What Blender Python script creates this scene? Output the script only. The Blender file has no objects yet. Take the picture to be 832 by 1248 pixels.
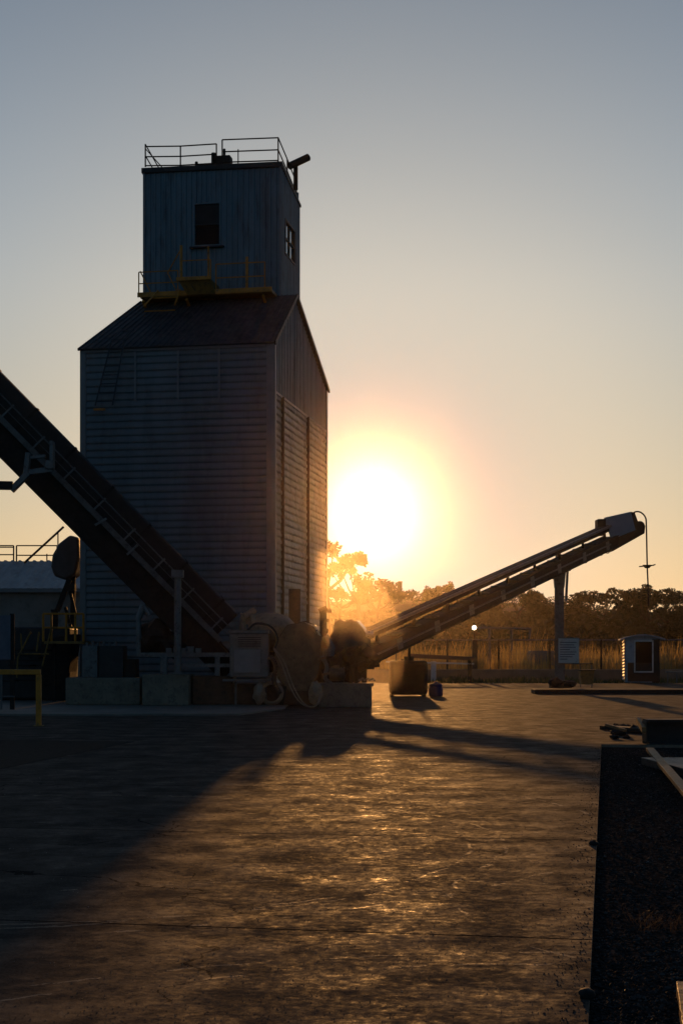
import bpy, bmesh, math, random
from mathutils import Vector, Matrix, noise
R = math.radians
random.seed(7)
scene = bpy.context.scene
col = scene.collection
FPX, HZ, CX, EYE = 1800.0, 795.0, 416.0, 1.6

def at(px, py, Y):
    return Vector(((px-CX)/FPX*Y, Y, EYE+(HZ-py)/FPX*Y))
def gy(py): return EYE*FPX/(py-HZ)

# ------------------------------------------------------------------ materials
def nodes(name):
    m = bpy.data.materials.new(name); m.use_nodes = True
    nt = m.node_tree; b = nt.nodes['Principled BSDF']
    return m, nt, b
def N(nt, t, **k):
    n = nt.nodes.new(t)
    for a, v in k.items(): setattr(n, a, v)
    return n
def L(nt, a, b): nt.links.new(a, b)
def ramp(nt, src, stops):
    r = N(nt, 'ShaderNodeValToRGB'); L(nt, src, r.inputs[0])
    e = r.color_ramp.elements
    e[0].position, e[0].color = stops[0][0], (*stops[0][1], 1)
    e[1].position, e[1].color = stops[-1][0], (*stops[-1][1], 1)
    for p, c in stops[1:-1]:
        x = e.new(p); x.color = (*c, 1)
    return r
def mathn(nt, op, a, b=None, clamp=False):
    n = N(nt, 'ShaderNodeMath', operation=op, use_clamp=clamp)
    for i, v in enumerate((a, b)):
        if v is None: continue
        if hasattr(v, 'links'): L(nt, v, n.inputs[i])
        else: n.inputs[i].default_value = v
    return n.outputs[0]
def mix(nt, f, a, b):
    n = N(nt, 'ShaderNodeMix', data_type='RGBA')
    for i, v in ((0, f), (6, a), (7, b)):
        if hasattr(v, 'links'): L(nt, v, n.inputs[i])
        else: n.inputs[i].default_value = v if i == 0 else (*v, 1)
    return n.outputs[2]
def noise_n(nt, scale, detail=5, rough=.6, vec=None, stretch=None):
    if vec is None:
        tc = N(nt, 'ShaderNodeTexCoord'); vec = tc.outputs['Object']
    if stretch:
        mp = N(nt, 'ShaderNodeMapping'); mp.inputs['Scale'].default_value = stretch
        L(nt, vec, mp.inputs[0]); vec = mp.outputs[0]
    n = N(nt, 'ShaderNodeTexNoise'); n.inputs['Scale'].default_value = scale
    n.inputs['Detail'].default_value = detail; n.inputs['Roughness'].default_value = rough
    L(nt, vec, n.inputs['Vector'])
    return n.outputs['Fac']
def sc(c, k): return tuple(min(1, x*k) for x in c)
def mat(name, c, rough=.6, metal=0, var=.35, scale=2.5, bump=.15, bscale=30, dirt=None, stretch=None, spec=.5):
    m, nt, b = nodes(name)
    f = noise_n(nt, scale, 6, .65, stretch=stretch)
    r = ramp(nt, f, [(.3, sc(c, 1-var)), (.52, c), (.75, sc(c, 1+var*.7))])
    out = r.outputs[0]
    if dirt:
        f2 = noise_n(nt, scale*2.3, 8, .7, stretch=stretch)
        mk = ramp(nt, f2, [(.52, (0, 0, 0)), (.68, (1, 1, 1))])
        out = mix(nt, mk.outputs[0], out, dirt)
    L(nt, out, b.inputs['Base Color'])
    rr = ramp(nt, noise_n(nt, scale*3, 4), [(.3, (rough*.8,)*3), (.7, (min(1, rough*1.2),)*3)])
    L(nt, rr.outputs[0], b.inputs['Roughness'])
    b.inputs['Metallic'].default_value = metal
    b.inputs['Specular IOR Level'].default_value = spec
    if bump:
        bn = N(nt, 'ShaderNodeBump'); bn.inputs['Strength'].default_value = bump; bn.inputs['Distance'].default_value = .01
        L(nt, noise_n(nt, bscale, 5), bn.inputs['Height']); L(nt, bn.outputs[0], b.inputs['Normal'])
    return m

M = {}
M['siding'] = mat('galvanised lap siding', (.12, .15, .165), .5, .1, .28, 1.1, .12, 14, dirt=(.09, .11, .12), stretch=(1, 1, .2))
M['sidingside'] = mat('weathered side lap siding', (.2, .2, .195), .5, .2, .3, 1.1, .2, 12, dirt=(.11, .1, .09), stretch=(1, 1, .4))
M['corr'] = mat('blue grey corrugated sheet', (.12, .18, .215), .5, .25, .22, 1.5, .08, 20, dirt=(.07, .085, .1), stretch=(1, 1, .2))
M['roof'] = mat('dull corrugated roof sheet', (.045, .06, .07), .55, .3, .5, 1.4, .1, 20, dirt=(.08, .08, .085), stretch=(1, 1, .5))
M['trim'] = mat('grey folded trim', (.17, .185, .2), .5, .2, .2, 2, .05)
M['darktrim'] = mat('dark painted trim', (.02, .02, .022), .6)
M['yellow'] = mat('worn yellow paint', (.55, .21, .012), .55, 0, .3, 3, .1, dirt=(.16, .09, .03))
M['yellowdark'] = mat('grimy yellow paint', (.25, .13, .025), .6, 0, .3, 3, .1, dirt=(.06, .04, .02))
M['steel'] = mat('bare grey steel', (.14, .145, .15), .5, .5, .3, 3, .1, dirt=(.06, .05, .045))
M['darksteel'] = mat('dark rusty steel', (.028, .024, .022), .75, .0, .5, 3, .2, dirt=(.045, .028, .02), spec=.25)
M['black'] = mat('black rubber', (.015, .015, .016), .7, 0, .2)
M['rust'] = mat('rusted brown steel', (.1, .055, .03), .7, .1, .5, 4, .3, dirt=(.05, .03, .02))
M['housing'] = mat('dark red brown conveyor cover', (.022, .015, .015), .6, 0, .4, 2, .1)
M['paleblue'] = mat('pale blue grey paint', (.2, .25, .3), .5, 0, .15, 2, .05)
M['greypaint'] = mat('grey cabinet paint', (.2, .165, .14), .6, 0, .3, 3, .06, dirt=(.11, .085, .065))
M['white'] = mat('dusty white paint', (.6, .6, .58), .55, 0, .15, 2, .05, dirt=(.4, .38, .33))
M['concblock'] = mat('cast concrete block', (.19, .165, .125), .85, 0, .35, 3, .3, 25, dirt=(.1, .082, .06))
M['tan'] = mat('dusty tan paint', (.3, .22, .14), .6, 0, .3, 3, .15, dirt=(.15, .1, .06))
M['drum'] = mat('dusty brown drum steel', (.17, .11, .06), .55, .1, .4, 3, .2, dirt=(.08, .05, .03))
M['blue'] = mat('blue plastic', (.006, .02, .12), .6, 0, .15, spec=.2)
M['glint'] = mat('polished worn steel', (.5, .45, .38), .3, .9, .2, 6, .1)
M['hose'] = mat('pale rubber hose', (.26, .2, .14), .6)
M['wood'] = mat('weathered timber', (.3, .165, .075), .6, 0, .45, 4, .4, 30, dirt=(.11, .065, .03), stretch=(1, 6, 6), spec=.12)
M['leaf'] = None
M['bark'] = mat('bark', (.06, .045, .03), .9, 0, .4, 6, .5)
M['soil'] = mat('dry bank soil', (.12, .085, .05), .95, 0, .4, .6, .5, 6, dirt=(.08, .07, .03))
M['farwall'] = mat('low rendered wall', (.2, .15, .11), .85, 0, .3, 1, .2)
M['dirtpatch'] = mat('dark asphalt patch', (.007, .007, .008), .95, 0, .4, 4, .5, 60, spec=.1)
M['stone'] = mat('dark stone', (.012, .011, .011), .85, 0, .4, 12, .5, 40)
M['metalroof'] = mat('pale blue sheet roof', (.25, .31, .34), .5, .1, .2, 1, .1, dirt=(.18, .21, .22), stretch=(1, .3, 1))
M['buildwall'] = mat('off white rendered wall', (.22, .21, .195), .8, 0, .2, 1, .1, dirt=(.14, .13, .12))

def glassy(name, c, rough=.04):
    m, nt, b = nodes(name)
    b.inputs['Base Color'].default_value = (*c, 1); b.inputs['Roughness'].default_value = rough
    b.inputs['Specular IOR Level'].default_value = .8
    return m
M['glass'] = glassy('window glass', (.004, .004, .005), .12); M['glass'].node_tree.nodes['Principled BSDF'].inputs['Specular IOR Level'].default_value = .06
M['sideglass'] = glassy('old window glass facing the sky', (.05, .05, .05), .08)
M['sideglass'].node_tree.nodes['Principled BSDF'].inputs['IOR'].default_value = 2.4

def leafmat(name, c, tr):
    m, nt, b = nodes(name)
    f = noise_n(nt, .35, 4)
    r = ramp(nt, f, [(.3, sc(c, .55)), (.7, sc(c, 1.4))])
    L(nt, r.outputs[0], b.inputs['Base Color']); b.inputs['Roughness'].default_value = .7
    t = N(nt, 'ShaderNodeBsdfTranslucent'); L(nt, r.outputs[0], t.inputs[0])
    mx = N(nt, 'ShaderNodeMixShader'); mx.inputs[0].default_value = tr
    L(nt, b.outputs[0], mx.inputs[1]); L(nt, t.outputs[0], mx.inputs[2])
    L(nt, mx.outputs[0], nt.nodes['Material Output'].inputs[0])
    return m
M['leaf'] = leafmat('dark foliage', (.035, .045, .018), .18)
M['grass'] = leafmat('dry straw grass', (.48, .32, .11), .65)
M['tuft'] = leafmat('dead brown grass', (.12, .075, .035), .3)
M['weed'] = leafmat('low green weeds', (.08, .09, .03), .4)

# ------------------------------------------------------------------ mesh helper
class MB:
    def __init__(s): s.v = []; s.f = []
    def add(s, vs, fs):
        k = len(s.v); s.v += [Vector(v) for v in vs]; s.f += [tuple(i+k for i in f) for f in fs]; return s
    def hexa(s, p):   # 8 points: bottom 4 (ccw), top 4
        return s.add(p, [(3, 2, 1, 0), (4, 5, 6, 7), (0, 1, 5, 4), (1, 2, 6, 5), (2, 3, 7, 6), (3, 0, 4, 7)])
    def box(s, c, size, mtx=None):
        x, y, z = [q/2 for q in size]
        p = [Vector(q) for q in ((-x,-y,-z),(x,-y,-z),(x,y,-z),(-x,y,-z),(-x,-y,z),(x,-y,z),(x,y,z),(-x,y,z))]
        if mtx: p = [mtx @ q for q in p]
        c = Vector(c); return s.hexa([q+c for q in p])
    def bar(s, a, b, w, h=None, up=(0, 0, 1)):
        a, b = Vector(a), Vector(b); h = h or w; d = (b-a).normalized(); up = Vector(up)
        if abs(d.dot(up)) > .98: up = Vector((1, 0, 0))
        x = d.cross(up).normalized(); z = x.cross(d).normalized()
        o = [x*(-w/2)+z*(-h/2), x*(w/2)+z*(-h/2), x*(w/2)+z*(h/2), x*(-w/2)+z*(h/2)]
        return s.hexa([a+q for q in o]+[b+q for q in o])
    def tube(s, a, b, r, n=10, r2=None, cap=True):
        a, b = Vector(a), Vector(b); r2 = r if r2 is None else r2; d = (b-a).normalized()
        up = Vector((0, 0, 1)) if abs(d.z) < .95 else Vector((1, 0, 0))
        x = d.cross(up).normalized(); y = d.cross(x)
        A = [a+(x*math.cos(t)+y*math.sin(t))*r for t in [2*math.pi*i/n for i in range(n)]]
        B = [b+(x*math.cos(t)+y*math.sin(t))*r2 for t in [2*math.pi*i/n for i in range(n)]]
        fs = [(i, (i+1) % n, n+(i+1) % n, n+i) for i in range(n)]
        if cap: fs += [tuple(range(n))[::-1], tuple(range(n, 2*n))]
        return s.add(A+B, fs)
    def path(s, pts, r, n=8):
        for i in range(len(pts)-1): s.tube(pts[i], pts[i+1], r, n)
        return s
    def prism(s, pts, off):     # polygon swept by a vector
        n = len(pts); off = Vector(off)
        P = [Vector(p) for p in pts]; Q = [p+off for p in P]
        return s.add(P+Q, [tuple(range(n))[::-1], tuple(range(n, 2*n))]+[(i, (i+1) % n, n+(i+1) % n, n+i) for i in range(n)])
    def lump(s, c, r, seed=0, amt=.25, sub=2):
        bm = bmesh.new(); bmesh.ops.create_icosphere(bm, subdivisions=sub, radius=1)
        r = Vector(r) if hasattr(r, '__len__') else Vector((r, r, r)); c = Vector(c)
        vs = []
        for v in bm.verts:
            k = 1+amt*noise.noise(v.co*1.7+Vector((seed*3.1, seed, 0)))*2
            vs.append(c+Vector((v.co.x*r.x, v.co.y*r.y, v.co.z*r.z))*k)
        fs = [tuple(v.index for v in f.verts) for f in bm.faces]; bm.free()
        return s.add(vs, fs)
    def build(s, name, m, parent=None, smooth=False, bevel=0, loc=None):
        base = Vector((0, 0, 0))
        p = parent
        while p is not None: base = base+p.location; p = p.parent
        if loc is not None: base = Vector(loc)
        me = bpy.data.meshes.new(name)
        me.from_pydata([v-base for v in s.v], [], s.f)
        bm = bmesh.new(); bm.from_mesh(me)
        bmesh.ops.recalc_face_normals(bm, faces=bm.faces); bm.to_mesh(me); bm.free()
        me.materials.append(M[m] if isinstance(m, str) else m)
        if smooth: me.polygons.foreach_set('use_smooth', [True]*len(me.polygons))
        o = bpy.data.objects.new(name, me); col.objects.link(o)
        if parent is not None: o.parent = parent
        elif loc is not None: o.location = loc
        if bevel:
            b = o.modifiers.new('edge', 'BEVEL'); b.width = bevel; b.segments = 2; b.limit_method = 'ANGLE'
        return o
def tag(o, label=None, cat=None, group=None, kind=None):
    if label: o['label'] = label
    if cat: o['category'] = cat
    if group: o['group'] = group
    if kind: o['kind'] = kind
    return o
def empty(name, loc, label, cat, group=None):
    o = bpy.data.objects.new(name, None); o.location = Vector(loc); col.objects.link(o)
    return tag(o, label, cat, group)

# ------------------------------------------------------------------ sky and sun
SUN_AZ, SUN_EL = R(1.24), R(6.0)
w = bpy.data.worlds.new('World'); scene.world = w; w.use_nodes = True
nt = w.node_tree; bg = nt.nodes['Background']
sky = N(nt, 'ShaderNodeTexSky', sky_type='NISHITA'); sky.sun_disc = False
sky.sun_elevation = SUN_EL; sky.sun_rotation = SUN_AZ
sky.air_density = 1.0; sky.dust_density = 1.0; sky.ozone_density = 3.0
sd = Vector((math.sin(SUN_AZ)*math.cos(SUN_EL), math.cos(SUN_AZ)*math.cos(SUN_EL), math.sin(SUN_EL)))
tc = N(nt, 'ShaderNodeTexCoord')
vm = N(nt, 'ShaderNodeVectorMath', operation='DOT_PRODUCT')
L(nt, tc.outputs['Generated'], vm.inputs[0]); vm.inputs[1].default_value = Vector((sd.x, sd.y, math.sin(R(5.05)))).normalized()   # the aureole sags a little towards the hazy horizon
dot = mathn(nt, 'MAXIMUM', vm.outputs['Value'], 0.0)
def lobe(p, k, c):
    a = mathn(nt, 'POWER', dot, p); a = mathn(nt, 'MULTIPLY', a, k)
    s_ = N(nt, 'ShaderNodeVectorMath', operation='SCALE'); s_.inputs[0].default_value = c; L(nt, a, s_.inputs['Scale'])
    return s_.outputs[0]
def vadd(a, b):
    n = N(nt, 'ShaderNodeVectorMath', operation='ADD'); L(nt, a, n.inputs[0]); L(nt, b, n.inputs[1]); return n.outputs[0]
SKY_LOBES = [(2400, 11, (1, .95, .88)), (420, 4.2, (.3, .62, 1))]
# hazy evening air: the bright aureole is compressed, the sky away from the sunset is darker, and the lowest degrees are dimmed
bwn = N(nt, 'ShaderNodeRGBToBW'); L(nt, sky.outputs[0], bwn.inputs[0])
k1 = mathn(nt, 'DIVIDE', 1.86, mathn(nt, 'ADD', 1.0, mathn(nt, 'MULTIPLY', bwn.outputs[0], .06*2.1)))
fall = N(nt, 'ShaderNodeMapRange', interpolation_type='SMOOTHERSTEP'); L(nt, vm.outputs['Value'], fall.inputs[0])
fall.inputs[1].default_value = .3; fall.inputs[2].default_value = .93; fall.inputs[3].default_value = .52; fall.inputs[4].default_value = 1.0
sep = N(nt, 'ShaderNodeSeparateXYZ'); L(nt, tc.outputs['Generated'], sep.inputs[0])
low = N(nt, 'ShaderNodeMapRange', interpolation_type='SMOOTHSTEP'); L(nt, sep.outputs[2], low.inputs[0])
low.inputs[1].default_value = .0; low.inputs[2].default_value = .34; low.inputs[3].default_value = 1.1; low.inputs[4].default_value = .95
warm = N(nt, 'ShaderNodeMapRange', interpolation_type='SMOOTHSTEP'); L(nt, sep.outputs[2], warm.inputs[0]); warm.inputs[2].default_value = .3
elv = ramp(nt, sep.outputs[2], [(0, (.76,)*3), (.1, (.8,)*3), (.18, (.88,)*3), (.26, (1,)*3), (.42, (.72,)*3), (1, (.66,)*3)])
elv.color_ramp.interpolation = 'B_SPLINE'
damp = mathn(nt, 'SUBTRACT', 1.36, mathn(nt, 'MULTIPLY', mathn(nt, 'POWER', dot, 200.0), .76))
kk = mathn(nt, 'MULTIPLY', mathn(nt, 'MULTIPLY', k1, fall.outputs[0]), mathn(nt, 'MULTIPLY', elv.outputs[0], damp))
cool = N(nt, 'ShaderNodeMapRange', interpolation_type='SMOOTHSTEP'); L(nt, vm.outputs['Value'], cool.inputs[0])
cool.inputs[1].default_value = -.2; cool.inputs[2].default_value = .8
tint = mix(nt, cool.outputs[0], (.78, 1.08, 1.28), (1, 1, 1))
wt = mix(nt, warm.outputs[0], (1.06, .97, .88), (.985, .985, .965))
t2 = N(nt, 'ShaderNodeVectorMath', operation='MULTIPLY'); L(nt, tint, t2.inputs[0]); L(nt, wt, t2.inputs[1]); tint = t2.outputs[0]
hs = N(nt, 'ShaderNodeHueSaturation'); L(nt, mathn(nt, 'SUBTRACT', .84, mathn(nt, 'MULTIPLY', mathn(nt, 'POWER', dot, 120.0), .5)), hs.inputs['Saturation']); L(nt, sky.outputs[0], hs.inputs['Color'])
tm = N(nt, 'ShaderNodeVectorMath', operation='MULTIPLY'); L(nt, hs.outputs[0], tm.inputs[0]); L(nt, tint, tm.inputs[1])
s0 = N(nt, 'ShaderNodeVectorMath', operation='SCALE'); L(nt, tm.outputs[0], s0.inputs[0]); L(nt, kk, s0.inputs['Scale'])
o_ = s0.outputs[0]
for p, k, c in SKY_LOBES: o_ = vadd(o_, lobe(p, k, c))
L(nt, o_, bg.inputs['Color']); bg.inputs['Strength'].default_value = .06
ld = bpy.data.lights.new('sun', 'SUN'); ld.energy = 2.0; ld.angle = R(.7); ld.color = (1, .46, .13)
lo = bpy.data.objects.new('sun', ld); col.objects.link(lo)
lo.rotation_euler = (-sd).to_track_quat('-Z', 'Y').to_euler(); lo.location = (5, 40, 60)

# ------------------------------------------------------------------ camera
cd = bpy.data.cameras.new('camera'); cam = bpy.data.objects.new('camera', cd); col.objects.link(cam)
cam.location = (0, 0, EYE); cam.rotation_euler = (R(90), 0, 0)
cd.sensor_fit = 'VERTICAL'; cd.sensor_height = 36; cd.lens = FPX/1248*36
cd.shift_y = (HZ-624)/1248; cd.clip_end = 4000; cd.clip_start = .1
scene.camera = cam

# ------------------------------------------------------------------ ground
def sheet(name, pts, z, m, label=None, div=0):
    b = MB(); b.add([(p[0], p[1], z) for p in pts], [tuple(range(len(pts)))])
    o = b.build(name, m); o['kind'] = 'structure'
    return o
# terrain with low hill behind the yard
def terrain():
    xs = [-2500, -1500, -800, -400]+[-300+20*i for i in range(31)]+[400, 800, 1500, 2500]
    ys = [-600, -200, -40, 0, 40, 80]+[100+18*i for i in range(28)]+[640, 900, 1600, 3000]
    b = MB(); vs = []; fs = []
    for y in ys:
        for x in xs:
            z = -.06
            if y > 150:
                h = 17.5*math.exp(-((x-22)/95)**2)*(1/(1+math.exp(-(y-330)/28)))
                z += h*(1+.12*noise.noise(Vector((x/40, y/40, 0))))
            vs.append((x, y, z))
    n = len(xs)
    for j in range(len(ys)-1):
        for i in range(n-1): fs.append((j*n+i, j*n+i+1, (j+1)*n+i+1, (j+1)*n+i))
    b.add(vs, fs)
    o = b.build('terrain', 'soil', smooth=True); o['kind'] = 'structure'; return o
terrain()

# concrete yard
SA = Vector((.1786, 1, 0)).normalized(); SB = Vector((SA.y, -SA.x, 0))     # along the slab edge / to the right
E0 = Vector((1.06, 6.36, 0))
def concrete():
    m, nt, b = nodes('worn yard concrete')
    tc = N(nt, 'ShaderNodeTexCoord'); P = tc.outputs['Object']
    def proj(v, off):
        d = N(nt, 'ShaderNodeVectorMath', operation='DOT_PRODUCT'); L(nt, P, d.inputs[0]); d.inputs[1].default_value = v
        return mathn(nt, 'ADD', d.outputs['Value'], off)
    a = proj(SA, -E0.dot(SA)); c = proj(SB, -E0.dot(SB))
    wob = noise_n(nt, 3, 3, .5, P)
    def joint(v, spacing, off, width):
        x = mathn(nt, 'ADD', v, off+1000*spacing)
        x = mathn(nt, 'ADD', x, mathn(nt, 'MULTIPLY', wob, .02))
        x = mathn(nt, 'MODULO', x, spacing)
        x = mathn(nt, 'ABSOLUTE', mathn(nt, 'SUBTRACT', x, spacing/2))
        return mathn(nt, 'LESS_THAN', x, width)
    j = joint(a, 4.4, .3, .013)
    # hairline cracks
    dn = N(nt, 'ShaderNodeTexNoise'); dn.inputs['Scale'].default_value = 1.4; dn.inputs['Detail'].default_value = 6; L(nt, P, dn.inputs['Vector'])
    da = N(nt, 'ShaderNodeVectorMath', operation='MULTIPLY_ADD'); L(nt, dn.outputs['Color'], da.inputs[0]); da.inputs[1].default_value = (1.1, 1.1, 0); L(nt, P, da.inputs[2])
    vo = N(nt, 'ShaderNodeTexVoronoi', feature='DISTANCE_TO_EDGE'); vo.inputs['Scale'].default_value = .3; L(nt, da.outputs[0], vo.inputs['Vector'])
    ck = mathn(nt, 'LESS_THAN', vo.outputs['Distance'], .0022)
    ck = mathn(nt, 'MULTIPLY', ck, mathn(nt, 'GREATER_THAN', noise_n(nt, .5, 3, .5, P), .5))
    j = mathn(nt, 'MAXIMUM', j, mathn(nt, 'MULTIPLY', ck, .8))
    big = noise_n(nt, .32, 7, .68, P, (1, .8, 1))
    med = noise_n(nt, 1.7, 8, .72, P)
    fine = noise_n(nt, 55, 4, .75, P)
    spk = noise_n(nt, 14, 9, .8, P)
    base = ramp(nt, med, [(.32, (.017, .0135, .012)), (.45, (.042, .033, .028)), (.56, (.072, .058, .049)), (.72, (.135, .11, .09))]).outputs[0]
    stain = ramp(nt, big, [(.4, (0, 0, 0)), (.6, (1, 1, 1))]).outputs[0]
    base = mix(nt, mathn(nt, 'MULTIPLY', stain, .75), base, (.05, .04, .033))
    pit = ramp(nt, spk, [(.56, (0, 0, 0)), (.66, (1, 1, 1))]).outputs[0]
    base = mix(nt, mathn(nt, 'MULTIPLY', pit, .75), base, (.03, .026, .024))
    base = mix(nt, mathn(nt, 'MULTIPLY', mathn(nt, 'SUBTRACT', fine, .3), .5), base, (.3, .27, .24))
    # faint curved tyre scuffs
    sc_mask = None
    for (cx, cy, rr, wd) in ((1.0, 3.0, 4.7, .012), (1.15, 3.1, 4.9, .01), (-3.0, 12.5, 4.2, .015), (-2.6, 12.6, 4.1, .012), (4.2, 9.5, 3.6, .012), (.2, 5.2, 5.3, .01), (-3.5, 14, 6.1, .02)):
        d = N(nt, 'ShaderNodeVectorMath', operation='DISTANCE'); L(nt, P, d.inputs[0]); d.inputs[1].default_value = (cx, cy, 0)
        q = mathn(nt, 'ADD', d.outputs['Value'], mathn(nt, 'MULTIPLY', med, .25))
        q = mathn(nt, 'LESS_THAN', mathn(nt, 'ABSOLUTE', mathn(nt, 'SUBTRACT', q, rr)), wd)
        sc_mask = q if sc_mask is None else mathn(nt, 'MAXIMUM', sc_mask, q)
    brk = mathn(nt, 'GREATER_THAN', noise_n(nt, 2.6, 5, .7, P), .52)
    sc_mask = mathn(nt, 'MULTIPLY', sc_mask, brk)
    base = mix(nt, mathn(nt, 'MULTIPLY', sc_mask, .6), base, (.3, .26, .2))
    base = mix(nt, mathn(nt, 'MULTIPLY', j, .85), base, (.015, .013, .012))
    L(nt, base, b.inputs['Base Color'])
    # roughness: worn polished patches among dull ones
    pol = noise_n(nt, 1.5, 12, .8, P)
    r = ramp(nt, pol, [(.42, (.92,)*3), (.56, (.74,)*3), (.65, (.52,)*3), (.74, (.34,)*3)]).outputs[0]
    rr = mathn(nt, 'ADD', r, mathn(nt, 'MULTIPLY', mathn(nt, 'SUBTRACT', spk, .5), 1.6))
    rr = mathn(nt, 'SUBTRACT', rr, mathn(nt, 'MULTIPLY', sc_mask, .15), True)
    L(nt, rr, b.inputs['Roughness'])
    sp = ramp(nt, med, [(.44, (.003,)*3), (.74, (.05,)*3)]).outputs[0]
    sp = mathn(nt, 'MULTIPLY', sp, mathn(nt, 'SUBTRACT', 1.0, mathn(nt, 'MAXIMUM', j, mathn(nt, 'MULTIPLY', pit, .85)), True))
    L(nt, sp, b.inputs['Specular IOR Level'])
    h = mathn(nt, 'ADD', mathn(nt, 'MULTIPLY', fine, .5), mathn(nt, 'MULTIPLY', spk, 1.2))
    h = mathn(nt, 'ADD', h, mathn(nt, 'MULTIPLY', med, .5))
    h = mathn(nt, 'ADD', h, mathn(nt, 'MULTIPLY', noise_n(nt, 7, 6, .75, P), .6))
    h = mathn(nt, 'SUBTRACT', h, mathn(nt, 'MULTIPLY', j, 1.2))
    bn = N(nt, 'ShaderNodeBump'); bn.inputs['Strength'].default_value = .28; bn.inputs['Distance'].default_value = .008
    L(nt, h, bn.inputs['Height']); L(nt, bn.outputs[0], b.inputs['Normal'])
    return m
M['conc'] = concrete()
def EP(d, off=0): return E0+SA*d+SB*off
far_corner = EP(19.65)
yard = [(-70, -20), tuple(EP(-27)[:2]), tuple(EP(19.65)[:2]), tuple((far_corner+SB*40)[:2]), (60, 66), (60, 76), (-70, 76)]
sheet('yard_slab', yard, .0, 'conc')
# gravel bed beside the slab: a little lower than the concrete
def gravel():
    m, nt, b = nodes('dark gravel bed')
    tc = N(nt, 'ShaderNodeTexCoord'); P = tc.outputs['Object']
    v = N(nt, 'ShaderNodeTexVoronoi'); v.inputs['Scale'].default_value = 38; L(nt, P, v.inputs['Vector'])
    r = ramp(nt, v.outputs['Color'], [(.1, (.012, .012, .013)), (.6, (.035, .033, .032)), (1, (.08, .075, .07))]).outputs[0]
    L(nt, r, b.inputs['Base Color']); b.inputs['Roughness'].default_value = 1; b.inputs['Specular IOR Level'].default_value = 0
    bn = N(nt, 'ShaderNodeBump'); bn.inputs['Strength'].default_value = .9; bn.inputs['Distance'].default_value = .02; bn.invert = True
    L(nt, v.outputs['Distance'], bn.inputs['Height']); L(nt, bn.outputs[0], b.inputs['Normal'])
    return m
M['gravel'] = gravel()
o = sheet('gravel_bed', [tuple(EP(-27)[:2]), tuple((EP(-27)+SB*40)[:2]), tuple((far_corner+SB*40)[:2]), tuple(far_corner[:2])], -.05, 'gravel')
b = MB()   # slab edge face
b.add([EP(-27)+Vector((0, 0, -.06)), far_corner+Vector((0, 0, -.06)), far_corner+SB*40+Vector((0, 0, -.06)), EP(-27), far_corner, far_corner+SB*40], [(0, 1, 4, 3), (1, 2, 5, 4)])
o = b.build('slab_edge', 'concblock'); o['kind'] = 'structure'
# dark asphalt patch on the left, raised apron under the plant
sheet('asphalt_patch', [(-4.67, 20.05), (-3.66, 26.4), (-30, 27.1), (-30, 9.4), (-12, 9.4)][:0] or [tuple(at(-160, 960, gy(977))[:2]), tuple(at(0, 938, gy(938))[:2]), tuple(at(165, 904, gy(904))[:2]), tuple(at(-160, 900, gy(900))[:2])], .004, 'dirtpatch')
m, nt2, bb = nodes('apron concrete')
ff = noise_n(nt2, .9, 8, .7)
L(nt2, ramp(nt2, ff, [(.3, (.1, .092, .08)), (.6, (.2, .185, .16)), (.8, (.26, .24, .21))]).outputs[0], bb.inputs['Base Color']); bb.inputs['Roughness'].default_value = .7
bn = N(nt2, 'ShaderNodeBump'); bn.inputs['Strength'].default_value = .4; bn.inputs['Distance'].default_value = .01
L(nt2, noise_n(nt2, 8, 8, .7), bn.inputs['Height']); L(nt2, bn.outputs[0], bb.inputs['Normal'])
M['apron'] = m
b = MB(); b.prism([(-45, 36.9, -.02), (-2.6, 37.3, -.02), (-1.6, 41.5, -.02), (-1.6, 60, -.02), (-45, 60, -.02)], (0, 0, .07))
o = b.build('plant_apron', 'apron'); o['kind'] = 'structure'
AZ = .05

# ------------------------------------------------------------------ tower
TN = Vector((-84/FPX*48, 48, 0))
TV = Vector((.1806, 1, 0)).normalized(); TU = Vector((-TV.y, TV.x, 0))
def T(s, t, z): return TN+TU*s+TV*t+Vector((0, 0, z))
def lap(b, p0, p1, z0, z1, out, pitch, depth=.035, wob=.006, seed=0, nseg=14, ztop=None):
    """horizontal boards between p0,p1; saw-tooth profile leaning out at the bottom edge"""
    p0, p1, out = Vector(p0), Vector(p1), Vector(out)
    n = max(1, round((z1-z0)/pitch)); ph = (z1-z0)/n
    for i in range(n):
        za, zb = z0+i*ph, z0+(i+1)*ph
        base = len(b.v); k = 0
        for j in range(nseg+1):
            q = p0.lerp(p1, j/nseg)
            wv = wob*noise.noise(Vector((j*.9+seed*7, i*1.3, seed)))*2
            wz = wob*.8*noise.noise(Vector((j*.5+seed*3, i*2.1, seed+4)))*2
            dz = Vector((0, 0, wz if 0 < i else 0))
            b.v += [q+Vector((0, 0, za))+out*.002, q+Vector((0, 0, za+ph*.22))+out*(depth+wv)+dz, q+Vector((0, 0, za+ph*.5))+out*(depth*.92+wv)+dz, q+Vector((0, 0, zb))+out*(.004)]
        for j in range(nseg):
            for q in range(3):
                b.f.append((base+j*4+q, base+(j+1)*4+q, base+(j+1)*4+q+1, base+j*4+q+1))
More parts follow.
